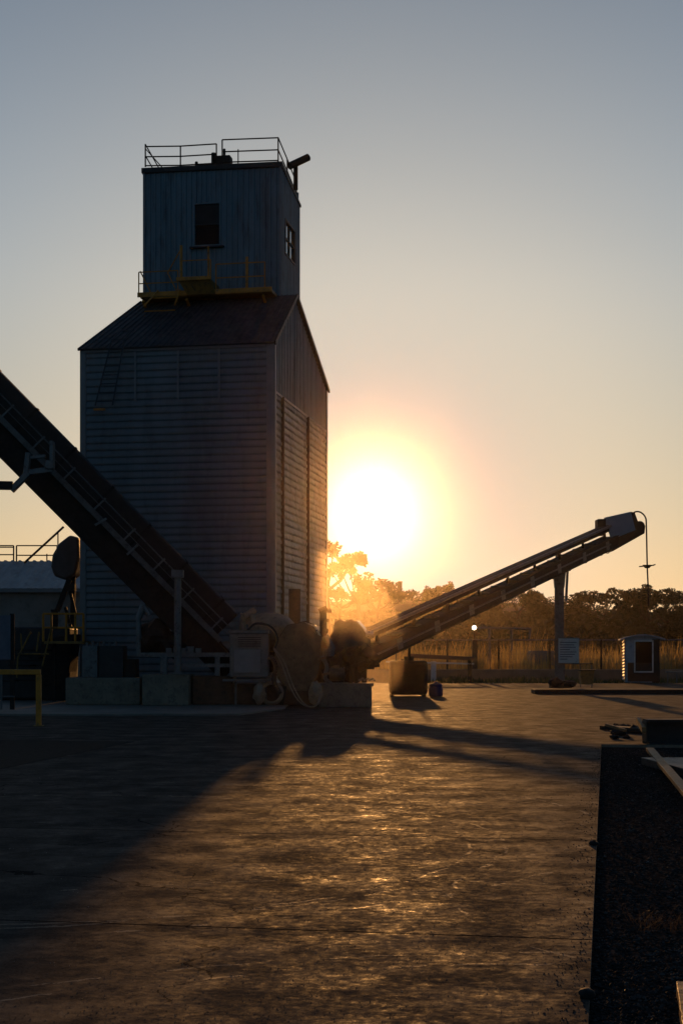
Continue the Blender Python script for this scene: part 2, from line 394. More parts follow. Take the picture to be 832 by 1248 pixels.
def corr(b, p0, p1, top0, top1, bot0, bot1, out, pitch=.2, depth=.03, seed=0, nv=1):
    """vertical ribbed sheet between two edges; bottom/top as heights at each end (may be lists of (u,z))"""
    p0, p1, out = Vector(p0), Vector(p1), Vector(out)
    Lw = (p1-p0).length; n = max(2, round(Lw/pitch))
    def zt(u):
        if isinstance(top0, list):
            for (a, za), (c, zc) in zip(top0[:-1], top0[1:]):
                if u <= c: return za+(zc-za)*((u-a)/(c-a) if c > a else 0)
            return top0[-1][1]
        return top0+(top1-top0)*u
    us = []
    for i in range(n):
        for (f, d) in ((0, 0), (.62, 0), (.7, 1), (.92, 1)): us.append(((i+f)/n, d))
    us.append((1, 0))
    if isinstance(top0, list):
        for a, za in top0[1:-1]: us.append((a, 0))
        us.sort()
    base = len(b.v)
    for u, d in us:
        q = p0.lerp(p1, u); dd = d*depth*(1+.15*noise.noise(Vector((u*9, seed, 0))))
        b.v += [q+out*dd+Vector((0, 0, bot0+(bot1-bot0)*u)), q+out*dd+Vector((0, 0, zt(u)))]
    for i in range(len(us)-1): b.f.append((base+2*i, base+2*i+2, base+2*i+3, base+2*i+1))

EV, RG = 11.68, 13.95           # eave and ridge heights
WD, DP = 6.49, 9.21             # width and depth
TA = 3.31
tower = empty('grain_tower', T(WD/2, DP/2, 0), 'tall grey sheet clad grain elevator tower with a boxy room on top', 'tower')
# front wall
b = MB(); b.add([T(0, 0, -.05), T(WD, 0, -.05), T(WD, 0, EV), T(0, 0, EV)], [(0, 1, 2, 3)])   # backing
b.add([T(0, 0, -.05), T(0, DP, -.05), T(0, DP, EV), T(0, TA, RG-.02), T(0, 0, EV)], [(0, 1, 2, 3, 4)])
b.add([T(WD, 0, -.05), T(WD, DP, -.05), T(WD, DP, EV), T(WD, 0, EV)], [(0, 1, 2, 3)])
b.add([T(0, DP, -.05), T(WD, DP, -.05), T(WD, DP, EV), T(0, DP, EV)], [(0, 1, 2, 3)])
b.build('core_wall', 'siding', tower)
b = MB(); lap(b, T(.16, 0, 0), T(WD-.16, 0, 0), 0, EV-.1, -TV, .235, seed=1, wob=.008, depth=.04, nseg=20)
front = b.build('front_wall', 'siding', tower)
b = MB(); lap(b, T(WD, .1, 0), T(WD, DP-.1, 0), 0, EV-.1, TU, .235, seed=2)
lap(b, T(WD-.1, DP, 0), T(.1, DP, 0), 0, EV-.1, TV, .235, seed=2)
b.build('rear_wall', 'siding', tower)
SPL = 10.1
b = MB()
for k, (t0, t1) in enumerate(((.34, 1.16), (1.28, 5.35), (5.48, 8.98))):
    lap(b, T(0, t0, 0), T(0, t1, 0), 0, SPL, -TU, .235, depth=.05, wob=.02, seed=5+k, nseg=max(4, int((t1-t0)*4)))
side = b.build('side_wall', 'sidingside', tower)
b = MB()
corr(b, T(0, .2, 0), T(0, DP-.04, 0), [(0, EV+.08), ((TA-.2)/(DP-.24), RG-.05), (1, EV)], None, SPL+.02, SPL+.02, -TU, .24, .035, 3)
b.build('gable_wall', 'corr', tower)
# seam straps on front upper band and on the side wall
for s in (F_ for F_ in (4.62, 3.16, 1.78)):
    MB().box(T(s, -.075, 10.72), (.06, .03, 1.62), Matrix.Rotation(math.atan2(TU.y, TU.x), 3, 'Z')).build('seam_strap', 'trim', tower)
for t in (1.22, 5.42):
    MB().bar(T(-.07, t, 0), T(-.07, t, SPL), .09, .1).build('seam_strap', 'rust', tower)
MB().bar(T(-.05, .2, SPL), T(-.05, DP, SPL), .04, .08).build('seam_strap', 'trim', tower)
def corner(s, t, w=.34, h=EV):
    b = MB()
    b.hexa([T(s-.05 if s == 0 else s-w+.05, t-.05, 0), T(s+w-.05 if s == 0 else s+.05, t-.05, 0), T(s+w-.05 if s == 0 else s+.05, t+.0, 0), T(s-.05 if s == 0 else s-w+.05, t, 0),
            T(s-.05 if s == 0 else s-w+.05, t-.05, h), T(s+w-.05 if s == 0 else s+.05, t-.05, h), T(s+w-.05 if s == 0 else s+.05, t, h), T(s-.05 if s == 0 else s-w+.05, t, h)])
    return b
cb = corner(0, 0, .24); cb.bar(T(-.045, -.05, 0), T(-.045, -.05, EV), .09, .12); cb.bar(T(-.03, .14, 0), T(-.03, .14, EV), .08, .3, up=TV)
cb.build('corner_trim', 'trim', tower)
corner(WD, 0, .2).build('corner_trim', 'trim', tower)
MB().bar(T(-.03, DP-.1, 0), T(-.03, DP-.1, EV), .09, .2, up=TV).build('corner_trim', 'trim', tower)
MB().bar(T(.24, -.06, EV-.07), T(WD, -.06, EV-.07), .05, .12).build('eave_trim', 'trim', tower)
# roof : ribbed front slope, left hip, back slope
RL = 5.55
def slope(name, quad, along, up, n, mk='roof'):
    """ribbed slope: quad = eave0, eave1, ridge1, ridge0"""
    a, b_, c, d = [Vector(q) for q in quad]
    nrm = (b_-a).cross(d-a).normalized()
    if nrm.z < 0: nrm = -nrm
    mb = MB(); base = 0; us = []
    for i in range(n):
        for f, h in ((0, 0), (.66, 0), (.74, 1), (.92, 1)): us.append(((i+f)/n, h))
    us.append((1, 0))
    for u, h in us:
        mb.v += [a.lerp(b_, u)+nrm*h*.035, d.lerp(c, u)+nrm*h*.035]
    for i in range(len(us)-1): mb.f.append((2*i, 2*i+2, 2*i+3, 2*i+1))
    k = len(mb.v)
    mb.add([a-nrm*.06, b_-nrm*.06, c-nrm*.06, d-nrm*.06, a-nrm*.01, b_-nrm*.01, c-nrm*.01, d-nrm*.01], [(0, 1, 2, 3), (0, 1, 5, 4), (1, 2, 6, 5), (2, 3, 7, 6), (3, 0, 4, 7)])
    return mb.build(name, mk, tower)
slope('roof', (T(-.12, -.16, EV-.02), T(WD+.1, -.16, EV-.02), T(RL, TA, RG+.05), T(-.12, TA, RG+.05)), None, None, 30)
slope('roof', (T(WD+.1, -.16, EV-.02), T(WD+.1, DP+.1, EV-.02), T(RL, TA+.4, RG+.02), T(RL, TA, RG+.05)), None, None, 34)
slope('roof', (T(WD+.1, DP+.05, EV+.03), T(-.12, DP+.05, EV+.03), T(-.12, TA, RG+.03), T(RL, TA, RG+.03)), None, None, 28)
b = MB(); b.bar(T(-.13, -.18, EV-.06), T(-.13, TA, RG+.02), .05, .14); b.bar(T(-.13, TA, RG+.02), T(-.13, DP+.05, EV-.0), .05, .12)
b.build('rake_trim', 'darktrim', tower)
# room on top
# the room stands on the ridge, set in from the gable
T0 = T
def T(s, t, z): return T0(.48+s*1.0445, 3.35+(t-1.22)*1.051, 1.6+(z-1.6)*1.0445)
RT0, RT1, RS1 = 1.22, 4.14, 4.72
RZ0, RZ1 = 12.0, 17.82
rm = Matrix.Rotation(math.atan2(TU.y, TU.x), 3, 'Z')
_corr = corr
def corr(b, p0, p1, t0, t1, b0, b1, *a): _corr(b, p0, p1, t0*1.0445, t1*1.0445, b0*1.0445, b1*1.0445, *a)
b = MB(); b.add([T(0, RT1, RZ0), T(RS1, RT1, RZ0), T(RS1, RT1, RZ1), T(0, RT1, RZ1)], [(0, 1, 2, 3)])
corr(b, T(RS1, RT1, 0), T(RS1, RT0, 0), RZ1-.4, RZ1, RZ0, RZ0, TU, .2, .03, 6)
WS0, WS1, WZ0, WZ1 = 2.09, 2.94, 15.29, 16.66
corr(b, T(0, RT0, 0), T(WS0, RT0, 0), RZ1-.05, RZ1, RZ0, RZ0, -TV, .19, .03, 1)
corr(b, T(WS1, RT0, 0), T(RS1, RT0, 0), RZ1, RZ1+.06, RZ0, RZ0, -TV, .19, .03, 2)
corr(b, T(WS0, RT0, 0), T(WS1, RT0, 0), RZ1, RZ1, WZ1, WZ1, -TV, .19, .03, 4)
corr(b, T(WS0, RT0, 0), T(WS1, RT0, 0), WZ0, WZ0, RZ0, RZ0, -TV, .19, .03, 4)
SW0, SW1, SZ0, SZ1 = 1.78, 3.2, 15.05, 16.15
def rz(t): return RZ1-.45*(t-RT0)/(RT1-RT0)
corr(b, T(-.02, RT0, 0), T(-.02, SW0, 0), rz(RT0), rz(SW0), RZ0, RZ0, -TU, .19, .03, 2)
corr(b, T(-.02, SW1, 0), T(-.02, RT1, 0), rz(SW1), rz(RT1), RZ0, RZ0, -TU, .19, .03, 3)
corr(b, T(-.02, SW0, 0), T(-.02, SW1, 0), rz(SW0), rz(SW1), SZ1, SZ1, -TU, .19, .03, 4)
corr(b, T(-.02, SW0, 0), T(-.02, SW1, 0), SZ0, SZ0, RZ0, RZ0, -TU, .19, .03, 4)
b.build('room_wall', 'corr', tower)
MB().bar(T(0, RT0-.03, RZ0), T(0, RT0-.03, RZ1-.02), .1, .07).build('corner_trim', 'trim', tower)
MB().bar(T(RS1, RT0-.02, RZ0), T(RS1, RT0-.02, RZ1), .08, .07).build('corner_trim', 'trim', tower)
# room roof with dark fascia, falling to the rear
b = MB()
b.hexa([T(-.08, RT0-.1, RZ1-.06), T(RS1+.07, RT0-.1, RZ1-.0), T(RS1+.07, RT1+.06, RZ1-.46), T(-.08, RT1+.06, RZ1-.52),
        T(-.08, RT0-.1, RZ1+.1), T(RS1+.07, RT0-.1, RZ1+.16), T(RS1+.07, RT1+.06, RZ1-.4), T(-.08, RT1+.06, RZ1-.44)])
b.build('room_roof', 'darktrim', tower)
# front window: frame, two sashes, dark glass, sill
def wframe(b, P, a0, a1, z0, z1, wd, ax, d0, d1):
    def Q(a, z, d): return P(a, d, z)
    for (x0, x1, y0, y1) in ((a0-wd, a0, z0-wd, z1+wd), (a1, a1+wd, z0-wd, z1+wd), (a0, a1, z1, z1+wd), (a0, a1, z0-wd, z0)):
        b.hexa([Q(x0, y0, d0), Q(x1, y0, d0), Q(x1, y0, d1), Q(x0, y0, d1), Q(x0, y1, d0), Q(x1, y1, d0), Q(x1, y1, d1), Q(x0, y1, d1)])
P = lambda a, d, z: T(a, RT0+d, z)
b = MB(); wframe(b, P, WS0, WS1, WZ0, WZ1, .045, 0, -.05, .08)
fw = b.build('window', 'corr', tower)
b = MB(); b.hexa([P(WS0, .05, WZ0), P(WS1, .05, WZ0), P(WS1, .06, WZ0), P(WS0, .06, WZ0), P(WS0, .05, WZ0+.68), P(WS1, .05, WZ0+.68), P(WS1, .06, WZ0+.68), P(WS0, .06, WZ0+.68)])
b.build('pane', 'glass', fw)
b = MB(); b.hexa([P(WS0, .02, WZ0+.7), P(WS1, .02, WZ0+.7), P(WS1, .03, WZ0+.7), P(WS0, .03, WZ0+.7), P(WS0, .02, WZ1), P(WS1, .02, WZ1), P(WS1, .03, WZ1), P(WS0, .03, WZ1)])
b.build('pane', mat('dusty upper pane', (.02, .022, .025), .5, spec=.2), fw)
b = MB(); b.bar(P(WS0, .01, WZ0+.69), P(WS1, .01, WZ0+.69), .05, .05); b.build('meeting_rail', 'darktrim', fw)
b = MB(); b.bar(P(WS0-.16, -.08, WZ0-.09), P(WS1+.16, -.08, WZ0-.09), .14, .05); b.build('sill', 'darktrim', fw)
P2 = lambda a, d, z: T(-.02-d, a, z)
b = MB(); wframe(b, P2, SW0, SW1, SZ0, SZ1, .06, 0, -.06, .05)
b.bar(P2((SW0+SW1)/2, .0, SZ0), P2((SW0+SW1)/2, .0, SZ1), .05, .05); b.bar(P2(SW0, 0, (SZ0+SZ1)/2), P2(SW1, 0, (SZ0+SZ1)/2), .05, .04)
sw = b.build('window', 'darktrim', tower)
b = MB(); b.hexa([P2(SW0, -.03, SZ0), P2(SW1, -.03, SZ0), P2(SW1, -.02, SZ0), P2(SW0, -.02, SZ0), P2(SW0, -.03, SZ1), P2(SW1, -.03, SZ1), P2(SW1, -.02, SZ1), P2(SW0, -.02, SZ1)])
b.build('pane', 'sideglass', sw)
# rooftop railings, two panels with a gap
def rail_run(b, pts, h, r=.022, mids=(.5,), posts=True, kick=None):
    for i in range(len(pts)-1):
        p, q = Vector(pts[i]), Vector(pts[i+1])
        for f in (1,)+tuple(mids): b.tube(p+Vector((0, 0, h*f)), q+Vector((0, 0, h*f)), r, 6)
    if posts:
        for p in pts: b.tube(p, Vector(p)+Vector((0, 0, h)), r*1.15, 6)
    return b
zt = RZ1+.12
b = MB(); rail_run(b, [T(2.2, RT0, zt+.04), T(3.45, RT0, zt+.04), T(4.68, RT0, zt+.1)], .72, .024, (.5, .06))
rail_run(b, [T(4.68, RT0, zt+.1), T(4.68, RT1, zt-.5)], .8, .024, (.5,))
b.tube(T(4.68, RT0, zt+.72), T(4.1, RT0, zt+.06), .02, 6)
b.build('roof_railing', 'darksteel', tower)
b = MB(); rail_run(b, [T(.08, RT0, zt), T(2.0, RT0, zt+.05)], .84, .024, (.5, .06)); b.tube(T(1.45, RT0, zt), T(1.45, RT0, zt+.5), .022, 6)
rail_run(b, [T(.08, RT0, zt), T(.08, RT0+1.4, zt-.25), T(.08, RT1, zt-.58)], .84, .024, (.5,))
b.build('roof_railing', 'darksteel', tower)
b = MB(); b.box(T(1.98, RT0+.2, zt+.18), (.5, .4, .34), rm); b.tube(T(2.35, RT0+.2, zt+.1), T(2.35, RT0+.2, zt+.5), .09, 10); b.tube(T(2.35, RT0+.2, zt+.12), T(2.95, RT0+.2, zt+.12), .05, 8)
b.tube(T(2.95, RT0+.2, zt), T(2.95, RT0+.2, zt+.24), .06, 8); b.tube(T(1.98, RT0+.2, zt+.34), T(1.98, RT0+.2, zt+.62), .05, 8)
b.build('roof_motor', 'darksteel', tower, bevel=.02)
b = MB(); b.tube(T(-.3, RT0+1.0, 17.3), T(-.3, RT0+1.0, 18.2), .08, 12); b.tube(T(-.14, RT0+.75, 18.03), T(-.68, RT0+1.25, 18.46), .13, 14)
b.build('spout_pipe', 'darksteel', tower)
# balcony: dark yellow platform with a jutting box and thin railings
pl = MB(); pl.box(T(2.35, RT0-.42, 13.45), (4.7, .8, .1), rm)
plat = pl.build('balcony_platform', 'yellowdark', tower)
b = MB(); b.bar(T(.1, RT0-.84, 13.5), T(4.68, RT0-.84, 13.5), .05, .16); b.bar(T(.4, RT0-.82, 13.3), T(.4, RT0, 12.9), .08); b.bar(T(4.5, RT0-.82, 13.3), T(4.5, RT0, 12.9), .08); b.bar(T(3.0, RT0-.82, 13.3), T(3.0, RT0, 12.9), .08)
b.build('edge_beam', 'yellow', plat)
b = MB(); b.hexa([T(2.0, RT0-.9, 13.42), T(2.95, RT0-.9, 13.42), T(2.95, RT0, 13.42), T(2.0, RT0, 13.42), T(2.1, RT0-1.15, 13.86), T(3.2, RT0-1.15, 13.86), T(3.2, RT0, 13.86), T(2.1, RT0, 13.86)])
b.build('landing_box', 'yellowdark', tower)
MB().bar(T(2.06, RT0-1.18, 13.88), T(3.24, RT0-1.18, 13.88), .05, .12).build('edge_beam', 'yellow', plat)
b = MB(); rail_run(b, [T(.35, RT0-.8, 13.5), T(.95, RT0-.8, 13.5), T(2.0, RT0-.8, 13.5)], .95, .022, (.5,))
b.bar(T(.95, RT0-.8, 13.5), T(.95, RT0-.8, 14.6), .09)
rail_run(b, [T(3.3, RT0-.8, 13.5), T(4.65, RT0-.8, 13.5)], .8, .02, (.5,))
rail_run(b, [T(2.1, RT0-1.1, 13.9), T(3.1, RT0-1.1, 13.9)], .62, .02, ())
b.tube(T(3.1, RT0-1.1, 13.9), T(3.1, RT0-1.1, 15.0), .05, 8); b.tube(T(2.2, RT0-1.0, 13.9), T(2.2, RT0-1.0, 14.95), .035, 8)
b.tube(T(3.1, RT0-1.1, 14.9), T(3.65, RT0-.8, 14.2), .022, 6); b.tube(T(3.65, RT0-.8, 14.2), T(3.3, RT0-.8, 13.5), .022, 6); b.tube(T(4.6, RT0-.8, 14.3), T(4.2, RT0-.8, 13.5), .022, 6)
b.build('balcony_railing', 'yellow', tower)
b = MB()
for s0, s1 in ((3.95, 4.25), (3.2, 3.2)): b.tube(T(s0, RT0-.9, 13.6), T(s1, RT0-1.5, 12.95), .03, 6)
for f in (.35, .95): b.tube(T(3.95+.3*f, RT0-.9-.6*f, 13.6-.85*f), T(3.2, RT0-.9-.6*f, 13.6-.85*f), .025, 6)
b.build('roof_ladder', 'yellow', tower)
# hanging ladder on the front wall
T = T0
b = MB(); A, B = T(4.95, -.2, 11.75), T(5.75, -.25, 9.65); A2, B2 = T(5.45-.62, -.2, 11.7), T(5.15, -.25, 9.65)
b.tube(T(5.35, -.28, 11.9), T(5.95, -.22, 9.75), .028, 6); b.tube(T(4.92, -.28, 11.9), T(5.35, -.22, 9.75), .028, 6)
for i in range(8):
    f = i/7.5; b.tube(T(5.35+.6*f, -.28+.06*f, 11.9-2.15*f), T(4.92+.43*f, -.28+.06*f, 11.9-2.15*f), .02, 6)
b.tube(T(5.35, -.28, 11.9), T(5.2, .3, 12.35), .028, 6); b.tube(T(4.92, -.28, 11.9), T(4.8, .3, 12.35), .028, 6); b.tube(T(5.2, .3, 12.3), T(4.8, .3, 12.3), .02, 6)
b.build('wall_ladder', 'roof', tower)
b = MB(); b.bar(T(5.6, -.25, 9.62), T(5.98, -.25, 9.62), .1, .07); b.build('ladder_foot_bar', mat('orange paint', (.5, .17, .02), .5), tower)

# ------------------------------------------------------------------ left conveyor
tail, head = at(292, 752, 44), at(-70, 382, 41.5)
ca = (head-tail).normalized(); cw = Vector((0, 1, 0))-ca*ca.y; cw.normalize()
cn = cw.cross(ca); cn = cn if cn.z > 0 else -cn
LC = (head-tail).length
lc = empty('belt_conveyor', Vector((tail.x, tail.y, 0)), 'long dark covered conveyor with a walkway rising off the left edge past the tower', 'conveyor')
def C(a, w_, n_): return tail+ca*a+cw*w_+cn*n_
def cbox(b, a0, a1, w0, w1, n0, n1):
    return b.hexa([C(a0, w0, n0), C(a1, w0, n0), C(a1, w1, n0), C(a0, w1, n0), C(a0, w0, n1), C(a1, w0, n1), C(a1, w1, n1), C(a0, w1, n1)])
b = MB(); cbox(b, 0, LC, .5, 1.35, -.95, 0.0)
b.build('belt_cover', 'housing', lc, bevel=.06)
for i in range(9): cbox(MB(), .6+i*1.55, .68+i*1.55, .48, 1.37, -.97, .02).build('cover_strap', 'darksteel', lc)
b = MB(); cbox(b, -.1, LC, -.08, .5, -.93, -.88)
wk = b.build('walkway', 'darksteel', lc)
b = MB(); cbox(b, -.1, LC, -.12, -.08, -.98, -.82); b.build('kick_plate', 'steel', wk)
b = MB(); b.tube(C(-.3, -.1, -.42), C(LC, -.1, -.42), .022, 6); b.tube(C(-.3, -.1, -.62), C(LC, -.1, -.62), .012, 6)
b.build('handrail', 'steel', lc)
for i in range(11):
    a = .35+i*1.22
    MB().bar(C(a, -.1, -.95), C(a+.0, -.1, -.36), .035, .05).build('rail_post', 'steel', lc)
b = MB(); cbox(b, -1.0, LC, .0, .08, -1.68, -1.02); cbox(b, -1.0, LC, -.04, .12, -1.71, -1.68); cbox(b, -1.0, LC, -.04, .12, -1.02, -.99)
b.build('side_girder', 'darksteel', lc)
b = MB(); cbox(b, -1.0, LC, 1.25, 1.33, -1.68, -1.0); b.build('side_girder', 'darksteel', lc)
b = MB()
for i in range(7):
    cbox(b, -1.0+i*2.2, -1.0+i*2.2+2.12, .1, 1.24, -1.66, -1.63)
b.build('bottom_plate', 'darksteel', lc)
for i in range(7): cbox(MB(), .4+i*2.2, .5+i*2.2, .08, 1.25, -1.6, -1.0).build('cross_frame', 'darksteel', lc)
b = MB(); b.tube(C(-.2, .3, -1.25), C(-.2, 1.3, -1.25), .32, 16); b.build('tail_pulley', 'darksteel', lc)
# bracket
bk = MB()
K = [at(96, 556, 42), at(62, 566, 42), at(36, 558, 42), at(31, 585, 42), at(12, 604, 42)]
Kz = Vector((0, -.45, 0)); K = [k+Kz for k in K]
bk.bar(at(64, 538, 41.6), at(64, 572, 41.6), .32, .1); bk.bar(at(64, 572, 41.6), at(34, 576, 41.55), .14, .16)
bk.bar(at(56, 556, 41.6), at(34, 558, 41.55), .08, .1); bk.bar(at(35, 552, 41.55), at(32, 580, 41.55), .22, .14)
bk.bar(at(36, 576, 41.55), at(14, 598, 41.5), .3, .16); bk.bar(at(62, 562, 41.6), at(60, 572, 41.6), .3, .2)
bk.build('support_bracket', 'steel', lc, bevel=.02)
b = MB(); b.bar(at(16, 592, 41.5), at(-80, 590, 41.2), .3, .22); b.build('support_arm', 'darksteel', lc)
# far-left off-screen leg
b = MB(); b.bar(Vector((at(-75, 590, 41.2).x, 41.2, 0)), at(-75, 480, 41.2), .35, .35); b.build('support_leg', 'steel', lc)
pp = at(218, 700, 43.0)
b = MB(); b.tube(Vector((pp.x, 42.72, 1.6)), Vector((pp.x, 42.72, pp.z+.0)), .105, 14); b.box(Vector((pp.x, 42.72, 1.0)), (.34, .3, .04)); b.box(Vector((pp.x, 42.7, pp.z)), (.34, .25, .22)); b.tube(Vector((pp.x, 42.72, .98)), Vector((pp.x, 42.72, 1.65)), .105, 14)
b.build('support_leg', 'steel', lc)
for (x1, y1, x2, y2) in ((130, 632, 116, 640), (168, 664, 155, 676)):
    MB().bar(at(x1, y1, 42.5), at(x2, y2, 42.5), .06).build('walkway_brace', 'steel', lc)

# left conveyor's block
def blk(name, x0, x1, y0, base, depth, m, label, cat, group=None, z0=AZ, bevel=.03):
    Y = gy(base)
    a, c = at(x0, y0, Y), at(x1, y0, Y)
    b = MB(); b.hexa([(a.x, Y, z0), (c.x, Y, z0), (c.x, Y+depth, z0), (a.x, Y+depth, z0), (a.x, Y, a.z), (c.x, Y, a.z), (c.x, Y+depth, a.z), (a.x, Y+depth, a.z)])
    o = b.build(name, m, loc=((a.x+c.x)/2, Y+depth/2, z0), bevel=bevel); tag(o, label, cat, group); return o
blk('concrete_footing', 173, 230, 822, 862, 1.6, 'concblock', 'square concrete footing with a yellowed top edge under the conveyor post', 'footing')
blk('concrete_plinth', 80, 171, 826, 861, 2.0, 'concblock', 'long low concrete plinth under the grey transformer cabinet', 'plinth')
blk('concrete_footing', 234, 284, 824, 861, 1.5, 'rust', 'brown stained footing in shade left of the grey control cabinet', 'footing')

# pipe skid between footing and cabinet : two long beams
Yk = 43.6
sk = empty('pipe_skid', at(225, 822, Yk), 'two level grey steel beams and pump gear under the conveyor tail', 'pipe skid')
b = MB(); b.bar(at(168, 798, Yk), at(284, 798, Yk), .1, .13); b.build('beam', 'steel', sk)
b = MB(); b.bar(at(222, 811, Yk), at(284, 811, Yk), .1, .11); b.build('beam', 'steel', sk)
b = MB(); b.bar(at(200, 822, Yk), at(200, 800, Yk), .22, .2); b.build('leg', 'steel', sk)
b = MB(); b.bar(at(265, 824, Yk), at(265, 800, Yk), .14, .14); b.build('leg', 'steel', sk)
b = MB()
for (x, y, r, s_) in ((188, 775, .5, 1), (200, 782, .42, 2), (180, 788, .3, 3), (212, 786, .35, 4)): b.lump(at(x, y, Yk+.5), r, s_, .3)
b.tube(at(186, 760, Yk+.3), at(210, 786, Yk+.3), .12, 10)
b.build('pump_body', 'darksteel', sk)
b = MB(); b.tube(at(169, 798, Yk), at(169, 752, Yk), .07, 12); b.tube(at(169, 754, Yk), at(175, 738, Yk), .1, 10); b.tube(at(175, 738, Yk), at(182, 750, Yk), .09, 10)
b.build('riser_pipe', 'steel', sk, smooth=False)
b = MB()
for i in range(5): b.box(at(206+9*i, 793-(i % 2)*2, Yk-.05), (.16, .14, .16))
b.build('valve', 'steel', sk)

# transformer cabinet on plinth
Yc = gy(861)+.4
cab = empty('transformer_cabinet', (at(125, 0, Yc).x, Yc+.5, at(0, 826, gy(861)).z), 'dark two door transformer cabinet with small insulators standing on the long plinth', 'cabinet')
z0 = at(0, 826, gy(861)).z
xa, xb, xc, xd = at(100, 0, Yc).x, at(119, 0, Yc).x, at(150, 0, Yc).x, at(165, 0, Yc).x
zc = at(0, 787, Yc).z
MB().box(((xa+xb)/2, Yc+.4, (z0+zc)/2), (xb-xa, .8, zc-z0)).build('door', 'steel', cab, bevel=.01)
MB().box(((xb+xc)/2+.01, Yc+.45, (z0+zc)/2), (xc-xb-.02, .8, zc-z0)).build('door', 'darktrim', cab, bevel=.01)
MB().box(((xc+xd)/2+.01, Yc+.5, (z0+zc)/2-.2), (xd-xc-.02, .7, zc-z0-.4)).build('side_box', 'darksteel', cab, bevel=.01)
for i in range(6): MB().tube((xa+.1+i*.17, Yc+.3, zc), (xa+.1+i*.17, Yc+.3, zc+.1+.05*(i % 2)), .04, 8).build('insulator', 'steel', cab)

# ------------------------------------------------------------------ far-left building and its gear
Yb = 62
bd = empty('low_shed', (-19, Yb+3, 0), 'low pale shed with a blue grey sheet roof left of the tower', 'shed')
xr = at(128, 0, Yb).x
b = MB(); b.box(((-32+xr)/2, Yb+4, at(0, 720, Yb).z/2), (xr+32, 8, at(0, 720, Yb).z)); b.build('wall', 'buildwall', bd)
ze, zr = at(0, 718, Yb-.3).z, at(0, 684, Yb+4).z
b = MB(); n = 70
for i in range(n+1):
    x = -32.3+(xr+32.5)*i/n
    for dx, h in ((0, 0), (.12, 0), (.16, .05), (.24, .05)):
        b.v += [Vector((x+dx, Yb-.3, ze+h)), Vector((x+dx, Yb+4, zr+h)), Vector((x+dx, Yb+8.3, ze+h))]
for i in range(len(b.v)//3-1):
    b.f += [(3*i, 3*i+3, 3*i+4, 3*i+1), (3*i+1, 3*i+4, 3*i+5, 3*i+2)]
b.build('roof', 'metalroof', bd)
b = MB(); b.bar((-32.3, Yb-.32, ze-.05), (xr+.2, Yb-.32, ze-.05), .08, .16); b.build('gutter', 'trim', bd)
b = MB(); b.box((at(30, 0, Yb).x, Yb-.03, at(0, 790, Yb).z/2+.6), (2.6, .05, 1.9)); b.build('door', 'darktrim', bd)
b = MB()
zr0 = zr+.02
for x0, x1 in ((-60, 17), (20.5, 70)):
    rail_run(b, [at(x0, 684, Yb+4), at(x1, 684, Yb+4)], at(0, 665, Yb+4).z-zr, .03, (.42, .9) if x0 < 0 else (.38,))
b.tube(at(57.5, 684, Yb+4), at(57.5, 675, Yb+4), .03, 6)
b.build('roof_railing', 'darksteel', bd)
b = MB(); b.tube(at(30, 686, Yb+3.5), at(78, 642, Yb+3.5), .05, 8); b.tube(at(71, 665, Yb+3.5), at(71, 648, Yb+3.5), .03, 6); b.build('stair_stringer', 'darksteel', bd)

# hanging chute (rounded scoop) beside the tower
Yh = 50
ch = empty('discharge_chute', at(80, 780, Yh), 'rounded brown discharge scoop hanging below the conveyor by the tower corner', 'chute')
pts = [at(x, y, Yh) for x, y in ((85, 652), (72, 662), (64, 676), (62, 690), (66, 702), (80, 707), (92, 700), (97, 680), (96, 655))]
b = MB(); b.prism(pts, (0, 1.1, 0)); b.build('scoop', mat('dull brown chute paint', (.09, .06, .055), .55), ch, bevel=.08)
b = MB(); b.bar(at(85, 706, Yh), at(70, 745, Yh), .16, .16); b.bar(at(90, 700, Yh+.5), at(88, 780, Yh+.5), .14, .14); b.bar(at(84, 712, Yh), at(92, 748, Yh), .1, .1); b.bar(at(80, 740, Yh), at(93, 790, Yh), .1, .1); b.box(at(87, 716, Yh), (.3, .3, .25))
b.bar(at(88, 780, Yh+.5), Vector((at(88, 0, Yh).x, Yh+.5, 0)), .14, .14)
b.build('support_leg', 'darksteel', ch)

# yellow stair platform
Ys = 46
st = empty('stair_platform', Vector((at(60, 0, Ys).x, Ys, AZ)), 'small yellow railed landing with a short stair behind the yellow barrier', 'stair platform')
b = MB(); 
x0, x1 = at(62, 0, Ys).x, at(102, 0, Ys).x
rail_run(b, [at(53, 782, Ys), at(63, 782, Ys), at(81, 782, Ys), at(92, 782, Ys), at(102, 782, Ys)], at(0, 748, Ys).z-at(0, 782, Ys).z, .035, (.5,))
b.build('railing', 'yellow', st)
b = MB(); b.box(((x0+x1)/2-.1, Ys+.6, at(0, 783, Ys).z), (x1-x0+.2, 1.3, .08)); b.build('landing', 'yellowdark', st)
for x in (x0, x1): MB().bar((x, Ys+.6, AZ), (x, Ys+.6, at(0, 783, Ys).z-.04), .1, .1).build('leg', 'darksteel', st)
b = MB()
b.tube(at(63, 765, Ys-.05), at(52, 812, Ys-.05), .03, 6); b.tube(at(63, 748, Ys-.05), at(63, 765, Ys-.05), .03, 6)
b.tube(at(38, 770, Ys-.3), at(22, 802, Ys-.3), .03, 6); b.tube(at(22, 802, Ys-.3), at(21, 826, Ys-.3), .03, 6)
b.tube(at(48, 770, Ys-.3), at(45, 794, Ys-.3), .03, 6); b.tube(at(26, 772, Ys-.3), at(27, 794, Ys-.3), .025, 6)
b.tube(at(22, 797, Ys-.3), at(60, 797, Ys-.3), .03, 6)
b.build('stair_rail', 'yellowdark', st)
b = MB()
